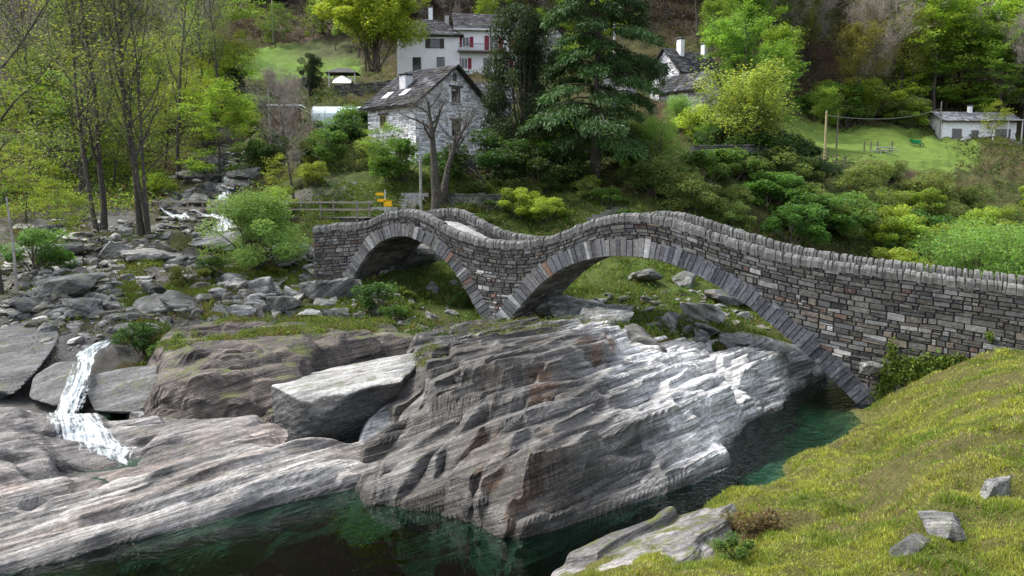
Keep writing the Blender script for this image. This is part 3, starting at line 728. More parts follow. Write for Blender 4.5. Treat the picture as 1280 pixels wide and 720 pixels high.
        u_ = x_ * math.cos(an) + y_ * math.sin(an) + sk * y_; v_ = -x_ * math.sin(an) + y_ * math.cos(an); v_ = v_ + .10 * np.sin(u_ * rg.uniform(1, 3) + rg.uniform(0, 6))
        m_ = np.minimum(L / 1.0 * .5 - np.abs(u_), B_ * .5 - np.abs(v_))
        if not (m_ > 0).any(): continue
        ec = Es[min(max(int((ca - gx[0]) / (res * 1.25)), 0), A.shape[0] - 1), min(max(int((cb - gy[0]) / res), 0), A.shape[1] - 1)]
        pz = ec + rg.uniform(-.10, .20) * pup - v_ * (math.tan(dip + rg.normal(0, R(3))) if not fold else td * (.10 + .9 / (1 + math.exp(-(cb + fold) * 1.3))) + rg.normal(0, .05)) + u_ * rg.normal(0, .03)
        over = pz - (Es[i0:i1, j0:j1] + .38 * pup); pz = pz - np.where(over > 0, over * .93, 0); up = (m_ > 0) & (pz > Zs[i0:i1, j0:j1])
        edge_ = sstep(0, res * 4.6, m_)
        new = np.where(up, Zs[i0:i1, j0:j1] * (1 - edge_) + pz * edge_, Zs[i0:i1, j0:j1])
        Zs[i0:i1, j0:j1] = new; LS[i0:i1, j0:j1] = np.where(up, rg.random(), LS[i0:i1, j0:j1])
    Z = Zs.ravel(); lay = LS.ravel()
    Z = Z + grain * (fbm(X * 1.3, Y * 1.3, Z, seed + 12, 5, .5) * .03 + fbm(q[:, 0] * .8, qb * 8, 0, seed + 13, 3) * .015)
    H = Z.reshape(A.shape)
    kk = np.exp(-.5 * (np.arange(-5, 6) / 1.8) ** 2); kk /= kk.sum()
    sm = lambda G_: np.stack([np.convolve(np.pad(G_[:, j], 5, 'edge'), kk, 'valid') for j in range(G_.shape[1])], 1)
    Hs = sm(H); H = Hs + (H - Hs) * .3
    # undercut: steep faces are pushed out and in by layer, which opens shadowed grooves
    gxx, gyy = np.gradient(H, res * 1.25, res); gxx = sm(sm(gxx)) * .4; gyy = sm(gyy); st = np.hypot(gxx, gyy); k2 = sstep(.7, 2.0, st)
    nx, ny = -gxx / (st + 1e-6), -gyy / (st + 1e-6)
    sb = (H + q[:, 1].reshape(A.shape) * td)
    sb = s.reshape(A.shape) if fold else sb
    gro = (fbm(sm(sm(sb)) * 5.0, q[:, 0].reshape(A.shape) * .2, 0, seed + 20, 2) * .07) * k2
    A2_, B2_ = A + nx * gro, B + ny * gro
    X = base[0] + A2_ * su[0] + B2_ * dv[0]; Y = base[1] + A2_ * su[1] + B2_ * dv[1]
    keep = (sd.reshape(A.shape) > -skirt)
    idx = np.arange(A.size).reshape(A.shape)
    kq = keep[:-1, :-1] & keep[1:, :-1] & keep[1:, 1:] & keep[:-1, 1:]
    Q = np.stack([idx[:-1, :-1], idx[1:, :-1], idx[1:, 1:], idx[:-1, 1:]], -1)[kq]
    c = np.array(col)[None] * (0.45 + 1.1 * lay[:, None])
    c = c * (1 + .25 * fbm(q[:, 0] * .5, q[:, 1] * .8, 0, seed + 15, 4)[:, None])
    if colf is not None: c = colf(c, X.ravel(), Y.ravel(), H.ravel(), q, lay, k2.ravel())
    used = np.unique(Q); rm = np.full(A.size, -1); rm[used] = np.arange(len(used))
    V = np.stack([X.ravel(), Y.ravel(), H.ravel()], 1)[used]
    ce = V.mean(0)
    # flip so normals look up
    o = mesh(name, V - ce, rm[Q][:, ::-1], mat, smooth=False, col=np.clip(c[used], .01, .85)); o.location = ce
    tag(o, label, cat); return o, V
def pxof(X, Y, Z):
    dx, dy, dz = X - CAM[0], Y - CAM[1], Z - CAM[2]
    zc = dy * CP - dz * SP; return 640 + F * dx / zc, 360 - F * (dy * SP + dz * CP) / zc
def lerp(c, k, t): k = np.clip(k, 0, 1)[:, None]; return c * (1 - k) + np.array(t)[None] * k

def col_central(c, X, Y, Z, q, lay, steep):
    # dark brown flank on the left, bleached dry rock to the right and high up, rust patches between
    d1 = fbm(X * .3, Y * .3, 0, 61, 3) * .8
    k = sstep(-2.2, 1.6, 2.3 - (X - (Y - 24) * -.1) * .9 + d1)
    c = lerp(c, k * .72, (.060, .050, .038))
    k = sstep(2.2, 5.2, X + d1 * 1.2 + (Y - 27) * .14)
    c = lerp(c, k * .9, (.74, .74, .73)) * (1 - .0 * k[:, None])
    c = c * (1 + k[:, None] * .5 * (lay[:, None] - .5))
    k = np.exp(-((X - 1.0 - .4 * (Y - 22)) / 1.2) ** 2) * sstep(.05, .5, fbm(X * 1.2, Y * .6, Z * .8, 62, 4)) * sstep(.2, .8, steep + .3)
    c = lerp(c, k * .7, (.20, .095, .04))
    return c
central, VC = bedrock('rock_outcrop', 'large layered grey outcrop in mid river that carries the bridge pier', 'rock outcrop',
    [(452, 602, 0), (462, 628, 0), (500, 632, 0), (560, 640, 0), (600, 650, 0), (640, 671, 0), (690, 664, 0), (740, 645, 0), (800, 626, 0), (860, 604, 0), (890, 588, 0), (906, 558, 0), (930, 528, 0),
     (980, 512, 0), (984, 494, 0), (975, 488, .1), (1000, 476, .1), (1030, 473, .0), (1005, 450, .35), (965, 430, .8), (880, 415, 1.4), (800, 400, 1.7), (720, 392, 1.9), (620, 397, 1.9), (560, 408, 1.9), (530, 420, 1.9), (522, 458, 1.5), (478, 525, .7)],
    [(640, 405, 1.85), (600, 415, 1.95), (560, 432, 2.0), (700, 415, 2.05), (760, 425, 2.0), (820, 440, 1.65), (900, 450, 1.15), (960, 455, .85), (960, 490, .35), (900, 495, .85), (540, 470, 1.75), (600, 470, 2.2), (660, 465, 2.35), (720, 470, 2.25), (780, 480, 1.75), (840, 490, 1.3),
     (500, 520, 1.2), (560, 520, 1.45), (620, 500, 2.2), (640, 530, 1.75), (700, 520, 1.85), (760, 520, 1.45), (820, 530, 1.1), (880, 540, .65), (860, 570, .45), (790, 570, .85), (720, 590, .9), (660, 590, 1.2), (600, 580, 1.15), (540, 580, .7), (480, 580, .55), (655, 640, .45), (600, 630, .35), (740, 620, .45), (810, 600, .4)],
    101, M['rock'], res=.033, th=(.16, .6), col=(.27, .265, .26), colf=col_central, joints=.8, dip=R(23), plates=.9, plen=4.5, pwid=.8, grain=.8, warp=.12, rough=.8, amtk=.9, facets=[
        [(470, 600, .2), (500, 640, 0), (560, 642, .05), (600, 615, .8), (650, 570, 1.35), (650, 520, 1.6), (560, 500, 1.45), (500, 520, 1.15)],
        [(560, 644, .02), (600, 652, .05), (650, 672, 0), (740, 646, 0), (860, 604, 0), (893, 582, .05), (888, 548, .5), (820, 556, .85), (700, 586, 1.1), (640, 602, 1.1), (590, 615, .8)],
        [(650, 590, 1.25), (720, 580, 1.2), (860, 545, .8), (930, 520, .55), (915, 505, .75), (760, 535, 1.35), (660, 560, 1.5)],
        [(640, 520, 1.75), (690, 562, 1.55), (800, 535, 1.4), (925, 500, 1.0), (905, 478, 1.25), (860, 463, 1.6), (700, 460, 2.3), (650, 485, 2.2)],
        [(780, 455, 1.75), (870, 440, 1.5), (960, 432, 1.05), (1000, 445, .8), (1033, 470, .15), (985, 490, .12), (985, 510, .02), (930, 526, .05), (905, 485, 1.0), (850, 465, 1.45)],
        [(880, 445, 1.6), (965, 436, 1.2), (985, 452, .95), (925, 470, 1.25)],
        [(525, 425, 1.95), (600, 402, 2.0), (760, 405, 2.1), (790, 430, 2.1), (690, 458, 2.6), (600, 482, 2.45), (540, 500, 1.95), (515, 470, 1.7)],
        [(560, 430, 2.2), (640, 415, 2.3), (770, 415, 2.3), (760, 432, 2.5), (640, 455, 2.9), (575, 462, 2.7)]])

def col_left(c, X, Y, Z, q, lay, steep):
    k = sstep(-.3, .5, fbm(q[:, 0] * .12, q[:, 1] * 1.1, 0, 81, 4)); c = lerp(c, k * .95, (.56, .49, .41))
    k = sstep(.0, .6, fbm(q[:, 0] * .15, q[:, 1] * 1.6, 3, 82, 4)); c = lerp(c, k * .55, (.15, .11, .085))
    k = sstep(.32, .10, Z + .05 * fbm(X, Y, 0, 83, 3)); c = lerp(c, k * .8, (.40, .40, .41)); 
    return c
left_slab, VL = bedrock('rock_slab', 'long smooth cream and grey banded rock slab sloping into the water at bottom left', 'rock slab',
    [(-160, 760, 0), (0, 716, 0), (60, 700, 0), (130, 683, 0), (200, 664, 0), (270, 648, 0), (340, 634, 0), (400, 622, 0), (440, 612, 0), (468, 600, .0), (490, 570, .35), (470, 548, .7), (430, 552, .75), (390, 560, .8), (350, 556, 1.0), (280, 560, 1.0), (230, 580, .8), (160, 600, .55), (90, 625, .5), (30, 640, .5), (-60, 650, .6), (-160, 665, .7)],
    [(0, 680, .3), (0, 660, .45), (100, 655, .42), (200, 625, .55), (300, 590, .8), (380, 570, .85), (300, 615, .45), (400, 595, .4), (200, 645, .25), (100, 672, .2)],
    202, M['rock'], res=.04, th=(.10, .26), col=(.36, .34, .315), strike=R(-136), dip=R(16), rough=.3, warp=.08, joints=.25, colf=col_left, edge=1.3, grain=.5, plates=.5, plen=9, pwid=.55, pup=.45, amtk=.45)
def col_warm(c, X, Y, Z, q, lay, steep):
    k = sstep(-.1, .5, fbm(X * .5, Y * .5, 0, 91, 4)); return lerp(c, k * .4, (.28, .20, .16))
left_bed, _ = bedrock('rock_shelf', 'broad grey rock shelf at the left edge below the small waterfall', 'rock shelf',
    [(-200, 670, .5), (0, 655, .5), (60, 636, .45), (160, 612, .45), (240, 585, .6), (330, 556, .8), (340, 540, .9), (300, 528, 1.0), (200, 520, .9), (120, 530, .9), (60, 520, 1.2), (0, 512, 1.5), (-200, 500, 2)],
    [(0, 560, 1.25), (60, 570, .95), (120, 580, .35), (95, 600, .3), (180, 575, .55), (240, 550, .75), (0, 610, .85), (-80, 590, 1.2), (50, 610, .6)],
    303, M['rock'], res=.05, th=(.14, .4), col=(.21, .195, .185), rough=.9, colf=col_warm, strike=R(20), dip=R(8), edge=.8)
cliff, _ = bedrock('rock_ledge', 'low dark reddish rock ledge with grass on top, left of the bridge', 'rock ledge',
    [(195, 522, .8), (260, 520, .8), (330, 518, .85), (345, 520, .9), (400, 470, 1.2), (440, 440, 1.6), (520, 430, 1.6), (470, 405, 2.1), (400, 405, 2.25), (330, 405, 2.35), (250, 410, 2.2), (205, 425, 1.9)],
    [(230, 500, 1.25), (300, 498, 1.3), (250, 470, 2.0), (300, 463, 2.15), (360, 455, 2.1), (230, 450, 2.05), (300, 430, 2.2), (400, 440, 2.0), (380, 425, 2.2), (440, 425, 2.05)],
    404, M['rock_mossy'], res=.05, th=(.2, .5), col=(.105, .085, .072), rough=.5, strike=R(2), dip=R(4), edge=2.5)
fore, _ = bedrock('foreground_rock', 'long flat mossy rock jutting over the water at the bottom of the grass slope', 'rock',
    [(672, 730, .15), (700, 712, .15), (760, 686, .2), (830, 655, .25), (880, 632, .35), (915, 622, .6), (912, 645, 1.0), (895, 672, 1.15), (850, 712, 1.1), (780, 760, .9), (680, 750, .7)],
    [(760, 700, .75), (820, 672, .8), (880, 650, .95), (840, 695, 1.0), (720, 722, .5), (800, 730, .95)],
    505, M['rock_mossy'], res=.03, th=(.2, .5), col=(.25, .235, .225), rough=.5, joints=.2, edge=2.5, skirt=.5, amtk=.35, plates=.15, grain=.6)

# ------------------------------------------------------------------ boulders: spheres cut by planes
def rock_shape(seed, planes=None, npl=16, sub=5, soft=26, amp=.06, flat=1.0):
    rg = np.random.default_rng(seed)
    bm = bmesh.new(); bmesh.ops.create_icosphere(bm, subdivisions=sub, radius=1); bm.verts.ensure_lookup_table()
    V = np.array([v.co[:] for v in bm.verts]); T = np.array([[v.index for v in f.verts] for f in bm.faces]); bm.free()
    if planes is None:
        n = rg.normal(size=(npl, 3)); n[:, 2] *= 1.2; n /= np.linalg.norm(n, axis=1)[:, None]; dd = rg.uniform(.5, .95, npl)
        n = np.vstack([n, [[0, 0, 1.0], [0, 0, -1.0]]]); dd = np.append(dd, [rg.uniform(.55, .8), .7])
    else: n, dd = planes
    dot = V @ n.T; inv = np.clip(dot, .02, None) / dd
    r = 1 / (np.sum(inv ** soft, axis=1) ** (1 / soft))
    r = np.minimum(r, 1.6)
    P_ = V * r[:, None]
    d = fbm(P_[:, 0] * 1.6, P_[:, 1] * 1.6, P_[:, 2] * 1.6, seed, 5) * amp * 1.6 + fbm(P_[:, 0] * 2, P_[:, 1] * 2, P_[:, 2] * 5, seed + 4, 3) * amp * .5
    P_ = P_ * (1 + d)[:, None]
    return P_, T
def hull_planes(pts):
    pts = np.array(pts, float); c = pts.mean(0); bm = bmesh.new()
    for p in pts: bm.verts.new(p - c)
    bmesh.ops.convex_hull(bm, input=bm.verts); bm.normal_update()
    n, d = [], []
    for f in bm.faces:
        nn = np.array(f.normal[:]); pp = np.array(f.verts[0].co[:]); k = nn @ pp
        if k < 0: nn, k = -nn, -k
        if not any(abs(nn @ a - 1) < 1e-3 for a in n): n.append(nn); d.append(k)
    bm.free(); return c, np.array(n), np.array(d)
BPROTO = []
for i in range(9):
    V, T = rock_shape(900 + i, npl=[7, 9, 12, 8, 9, 14, 7, 8, 7][i], sub=4, soft=45)
    V = V * np.array([[1.2, .9, .75], [1, .8, .85], [1.3, 1, .6], [1, 1, .9], [1.1, .8, .75], [1, .9, .8], [1.5, .9, .5], [1.1, 1, .95], [.9, .8, .8]][i])
    col = np.full((len(V), 3), 1.0) * np.array([[.20, .20, .195], [.28, .275, .265], [.22, .22, .205], [.15, .15, .145], [.36, .355, .34], [.20, .20, .17], [.30, .295, .285], [.17, .17, .16], [.26, .25, .235]][i])
    o = mesh('boulder', V, T, M['boulder'], smooth=False, col=col); BPROTO.append(o)
BLK = [None] * 9
_used = set()
def boulder(p, size, kind, rz=None, tilt=0.25, label=None, group=None, sink=.3, sc=(1, 1, 1), cat='boulder', rot=None):
    o = BPROTO[kind]
    if kind in _used: o = o.copy(); C.objects.link(o)
    _used.add(kind)
    z = p[2] + size * (.45 - sink) * sc[2]
    o.location = (p[0], p[1], z); o.scale = (size * sc[0], size * sc[1], size * sc[2])
    o.rotation_euler = rot if rot is not None else (random.uniform(-tilt, tilt), random.uniform(-tilt, tilt), rz if rz is not None else random.uniform(0, 6.28))
    return tag(o, label, cat, group)
# the big block whose prow overhangs the water
def hull_rock(name, label, pts, seed, mat, col, sub=6, soft=40, amp=.012, cat='boulder', top=None):
    c, n, d = hull_planes(pts); ext = np.ptp(np.array(pts), axis=0).mean() / 2
    V, T = rock_shape(seed, planes=(n, d / ext), sub=sub, soft=soft, amp=amp)
    V = V * ext
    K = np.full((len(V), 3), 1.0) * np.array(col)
    if top is not None:  # top light and side shade put into the colour: up-facing parts turn paler
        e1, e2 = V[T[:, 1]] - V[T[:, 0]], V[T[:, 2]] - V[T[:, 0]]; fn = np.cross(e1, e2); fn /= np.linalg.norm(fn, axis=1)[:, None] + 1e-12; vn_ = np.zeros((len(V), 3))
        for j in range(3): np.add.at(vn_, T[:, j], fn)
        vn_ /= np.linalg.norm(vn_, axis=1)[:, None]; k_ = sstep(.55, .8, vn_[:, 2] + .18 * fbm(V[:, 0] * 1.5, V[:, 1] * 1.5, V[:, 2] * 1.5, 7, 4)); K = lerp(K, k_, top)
    o = mesh(name, V, T, mat, col=K); o.location = c
    return tag(o, label, cat)
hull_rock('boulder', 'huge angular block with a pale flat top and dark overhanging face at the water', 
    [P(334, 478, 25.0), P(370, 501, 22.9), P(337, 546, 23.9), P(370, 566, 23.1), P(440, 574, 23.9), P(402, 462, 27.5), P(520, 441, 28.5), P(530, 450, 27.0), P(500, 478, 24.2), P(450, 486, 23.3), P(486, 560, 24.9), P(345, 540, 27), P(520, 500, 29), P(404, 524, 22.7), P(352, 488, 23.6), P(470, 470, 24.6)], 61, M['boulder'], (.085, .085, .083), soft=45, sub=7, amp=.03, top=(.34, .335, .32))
hull_rock('boulder', 'smooth rounded grey-blue rock wedged under the big overhanging block', [P(446, 560, 22.3), P(460, 525, 23), P(490, 500, 24.2), P(508, 512, 24), P(490, 545, 22.8), P(462, 590, 22), P(440, 590, 22.4), P(500, 560, 24), P(450, 530, 25)], 62, M['boulder'], (.22, .23, .245), sub=5, soft=14)
# large boulders on the left, beside the small fall
hull_rock('boulder', 'giant dark slanting slab of rock at the left edge above the small fall', [P(-60, 430, 31), P(20, 408, 34), P(66, 392, 35), P(76, 420, 32), P(55, 455, 29.5), P(18, 490, 27.8), P(-40, 486, 27.5), P(-50, 430, 36), P(60, 420, 37), P(-30, 520, 29)], 63, M['boulder'], (.12, .12, .12), amp=.02, sub=7)
hull_rock('boulder', 'rounded grey boulder just left of the white water', [P(34, 498, 27.5), P(42, 470, 28.4), P(70, 452, 29), P(100, 450, 28.7), P(112, 468, 28), P(98, 495, 27), P(70, 510, 26.8), P(50, 480, 31), P(100, 480, 31)], 64, M['boulder'], (.13, .13, .127), sub=6, soft=18, amp=.02)
hull_rock('boulder', 'broad dark boulder with pale lichen just right of the white water', [P(106, 488, 26.5), P(108, 470, 27.3), P(150, 460, 27.8), P(196, 455, 28), P(210, 480, 27.2), P(204, 505, 26.2), P(160, 520, 25.6), P(118, 515, 25.7), P(130, 480, 31), P(200, 480, 31)], 65, M['boulder'], (.145, .145, .145), sub=6, soft=22, amp=.02)
def bl(px, py, size_px, kind, label, d=None, sc=(1, 1, 1), rz=None, **k):
    p = ground(px, py) if d is None else P(px, py, d)
    return boulder(p, size_px / 1000 * p[1] / 2, kind, rz=rz, label=label, sc=sc, **k)
bl(178, 528, 34, 1, 'small grey stone under the broad dark boulder', sink=.1)
bl(162, 480, 26, 2, 'small flat stone behind the lichen-spotted boulder')
bl(95, 602, 30, 3, 'small wet stone in the foot of the small fall', sink=.2)
bl(180, 580, 62, 2, 'flat tilted plate of rock lying right of the foam', sink=.25)
bl(60, 655, 50, 6, 'pale cream slab lying near the left edge of the banded slab', d=18.2, sink=.0, rz=.5)
bl(38, 632, 36, 4, 'pale blocky stone at the left edge of the shelf', d=19.2)
# white and grey boulders on the bank seen through the large arch
for a in [(884, 400, 52, 4, 'whitish block leaning on the mossy bank under the large arch', dict(sc=(1, .8, 1))), (838, 408, 34, 1, 'upright grey wedge-shaped stone under the large arch', dict(sc=(.7, .7, 1.6))), (757, 404, 50, 4, 'pale boulder with a flat top just right of the pier', {}),
          (700, 388, 70, 6, 'long pale slab just behind the bridge pier', dict(rz=.4)), (725, 398, 60, 6, 'long grey slab between the pier and the pale boulder', dict(rz=.3)), (798, 432, 46, 7, 'dark rounded boulder on the grass below the wedge-shaped stone', {}), (912, 378, 44, 3, 'dark mossy boulder against the grassy bank under the large arch', {}),
          (855, 352, 30, 3, 'shaded boulder under the crown of the large arch', {}), (800, 350, 36, 2, 'low mossy shelf of rock under the crown of the large arch', {}), (955, 440, 60, 6, 'flat pale stone at the right end of the mossy bank', dict(rz=.2)), (930, 398, 24, 0, 'small grey stone right of the whitish block', {}), (870, 432, 30, 1, 'small pale stone half sunk in moss below the whitish block', {}),
          (541, 364, 26, 0, 'small flat-topped stone on the grass inside the small arch', {}), (508, 328, 56, 3, 'big grey rock standing behind the small arch opening', dict(sc=(1, 1, 1.3))), (545, 326, 30, 0, 'smaller grey rock behind the right leg of the small arch', {}),
          (410, 372, 46, 7, 'cracked pale grey boulder under the left bridge abutment', dict(sc=(1, 1, 1.1))), (425, 398, 38, 5, 'grey boulder half hidden by bushes below the left abutment', {}), (466, 372, 40, 4, 'pale rock at the foot of the small arch', {}), (438, 362, 36, 1, 'pale rock at the left spring of the small arch', {}),
          (327, 365, 52, 1, 'angular tilted grey block in the rubble right of the stone steps', dict(sc=(1.2, .7, 1.0))), (350, 385, 34, 7, 'squarish grey block below the angular tilted block', {}), (192, 392, 46, 2, 'big slanting slab in the rubble above the ledge', dict(rz=.6)), (218, 386, 36, 7, 'dark block beside the big slanting slab', {}), (172, 415, 34, 3, 'dark round boulder above the lichen-spotted boulder', {}),
          (85, 365, 84, 2, 'long mossy boulder between the stone steps and the left trees', dict(sc=(1, .7, .8), rz=.2)), (45, 385, 36, 3, 'dark boulder at the foot of the left tree', {}), (112, 385, 42, 2, 'grey slab below the stone steps', {}), (145, 320, 44, 4, 'pale boulder beside the trunk of the tall left tree', {}), (175, 322, 44, 6, 'pale flat slab above the stone steps', dict(rz=-.5)),
          (70, 320, 50, 2, 'broad grey boulder under the left trees', dict(sc=(1, .8, 1.0))), (268, 306, 84, 6, 'wide flat pale slab under the little wooden footbridge', dict(sc=(1, .7, .5), rz=0)), (300, 236, 30, 3, 'dark wet boulder beside the cascade', dict(sc=(1, 1, 1.2))), (276, 262, 30, 5, 'grey boulder under the cascade above the footbridge', {}),
          (243, 222, 26, 3, 'mossy dark boulder left of the cascade', {}), (310, 222, 26, 7, 'dark boulder at the right edge of the cascade', {}), (1245, 618, 64, 4, 'long whitish stone poking out of the grass slope near the right edge', dict(sc=(1.1, .5, .8), rz=.55, sink=.35)), (1180, 664, 66, 1, 'rounded grey-white stone half buried in the grass slope', dict(sc=(1.1, .9, 1.15), sink=.38)),
          (1135, 690, 44, 3, 'brown-grey stone in the hollow left of the rounded grass-slope stone', dict(sink=.45)), (1085, 462, 26, 1, 'small pale stone on the grass against the bridge wall', dict(d=28.2, sink=.2))]:
    bl(*a[:5], **a[5])
# the rubble field
random.seed(77)
def rubble(n, poly, s0, s1, label, group, kinds=(0, 1, 2, 3, 4, 5, 6, 7, 8), sink=.3):
    poly = np.array(poly, float); x0, y0 = poly.min(0); x1, y1 = poly.max(0); k = 0; tries = 0
    while k < n and tries < n * 30:
        tries += 1; px, py = random.uniform(x0, x1), random.uniform(y0, y1)
        if sdist(poly, np.array([[px, py]]))[0] < 0: continue
        p = ground(px, py); s = s0 * (s1 / s0) ** (random.random() ** 1.6)
        boulder(p, s, random.choice(kinds), label=label, group=group, sink=sink, tilt=.45); k += 1
rubble(110, [(20, 345), (60, 300), (140, 290), (200, 262), (300, 262), (430, 340), (420, 400), (330, 400), (250, 395), (180, 405), (100, 400), (60, 400), (10, 430)], .12, .62, 'grey stone among the loose rubble left of the bridge', 'stones of the rubble field left of the bridge')
rubble(52, [(200, 265), (215, 225), (250, 195), (300, 190), (318, 230), (310, 262)], .25, .9, 'dark stone in the bed of the cascading stream', 'stones in the stream bed above the footbridge', (0, 3, 7, 5, 2))
rubble(56, [(690, 385), (760, 370), (900, 370), (980, 430), (930, 432), (850, 420), (760, 410)], .12, .45, 'small pale stone on the mossy bank under the large arch', 'small stones on the bank under the large arch', (1, 4, 6, 8))
rubble(18, [(440, 375), (500, 345), (590, 360), (600, 390), (520, 410), (440, 420)], .12, .45, 'small grey stone among bushes below the small arch', 'small stones below the small arch', (0, 1, 4))
rubble(12, [(10, 540), (180, 560), (220, 600), (80, 625), (10, 610)], .1, .3, 'loose stone on the shelf around the foot of the small fall', 'loose stones around the foot of the small fall', (1, 4, 8))

# the small stones nobody could count, as one mass
def scree(name, label, n, poly, s0, s1, seed):
    rg_ = np.random.default_rng(seed); random.seed(seed); prot = [rock_shape(950 + i, npl=[7, 9, 8, 10][i], sub=2, soft=45) for i in range(4)]
    poly = np.array(poly, float); Vs, Ts, Ks, n0, k = [], [], [], 0, 0
    while k < n:
        px, py = rg_.uniform(poly.min(0), poly.max(0))
        if sdist(poly, np.array([[px, py]]))[0] < 0 or vn(px * .022, py * .05, 0, seed) < -.35: continue
        p = ground(px, py); s = s0 * (s1 / s0) ** (rg_.random() ** 1.8); V, T = prot[k % 4]
        V = V * np.array([rg_.uniform(.8, 1.5), rg_.uniform(.6, 1), rg_.uniform(.4, .8)]) * s; a, b_ = rg_.uniform(0, 6.28), rg_.uniform(-.5, .5)
        Rz = np.array([[math.cos(a), -math.sin(a), 0], [math.sin(a), math.cos(a), 0], [0, 0, 1]]); Rx = np.array([[1, 0, 0], [0, math.cos(b_), -math.sin(b_)], [0, math.sin(b_), math.cos(b_)]])
        V = V @ Rx.T @ Rz.T + np.array([p[0], p[1], p[2] + s * .12]); Vs.append(V); Ts.append(T + n0); n0 += len(V)
        Ks.append(np.full((len(V), 3), 1.0) * np.array([(.20, .20, .19), (.30, .295, .28), (.14, .14, .13), (.38, .37, .35), (.17, .16, .12)][rg_.integers(0, 5)]) * rg_.uniform(.8, 1.2)); k += 1
    return tag(mesh(name, np.vstack(Vs), np.vstack(Ts), M['boulder'], col=np.vstack(Ks)), label, kind='stuff')
scree('scree', 'loose small stones filling the rubble field left of the bridge', 900, [(0, 350), (60, 300), (140, 285), (200, 255), (300, 262), (430, 330), (430, 400), (330, 405), (180, 410), (100, 440), (0, 440)], .07, .36, 5)
scree('scree', 'broken slabs and stones covering the slope left of the bridge', 600, [(0, 330), (40, 280), (140, 265), (260, 275), (400, 330), (430, 400), (330, 392), (180, 400), (60, 420), (0, 430)], .2, .62, 8)
scree('scree', 'small stones in the bed of the cascading stream', 420, [(190, 285), (215, 225), (245, 188), (300, 180), (325, 225), (330, 290)], .12, .5, 6)
scree('scree', 'small stones on the banks under the arches', 480, [(440, 375), (500, 345), (600, 360), (690, 380), (760, 365), (900, 365), (985, 430), (930, 432), (850, 420), (600, 395), (520, 415), (440, 420)], .06, .3, 7)
# ------------------------------------------------------------------ plants
def leaves(cent, size, rg, base, spread=.25, flat=.35, asp=.55, clump=None, droop=0.0, hue=.12):
    """rhombic leaf faces at cent; returns verts, quads, colours"""
    n = len(cent)
    nr = rg.normal(size=(n, 3)); nr[:, 2] = np.abs(nr[:, 2]) + flat * 3; nr /= np.linalg.norm(nr, axis=1)[:, None]
    a = rg.normal(size=(n, 3)); a[:, 2] -= droop * 2; a -= (a * nr).sum(1)[:, None] * nr; a /= np.linalg.norm(a, axis=1)[:, None]
    b_ = np.cross(nr, a); s = size * rg.uniform(.6, 1.4, n)[:, None]
    bend = nr * s * rg.uniform(-.15, .15, n)[:, None]
    V = np.stack([cent - a * s * .5, cent + b_ * s * asp * .5 + bend, cent + a * s * .5, cent - b_ * s * asp * .5 + bend], 1).reshape(-1, 3)
    Q = np.arange(n * 4).reshape(n, 4)
    br = rg.uniform(1 - spread, 1 + spread, n) * (clump if clump is not None else 1)
    c = np.array(base)[None] * br[:, None]
    hv = rg.normal(0, hue, n); c = c * np.stack([1 + hv, np.ones(n), 1 - hv * .3], 1)
    return V, Q, np.repeat(np.clip(c, .003, .8), 4, 0)
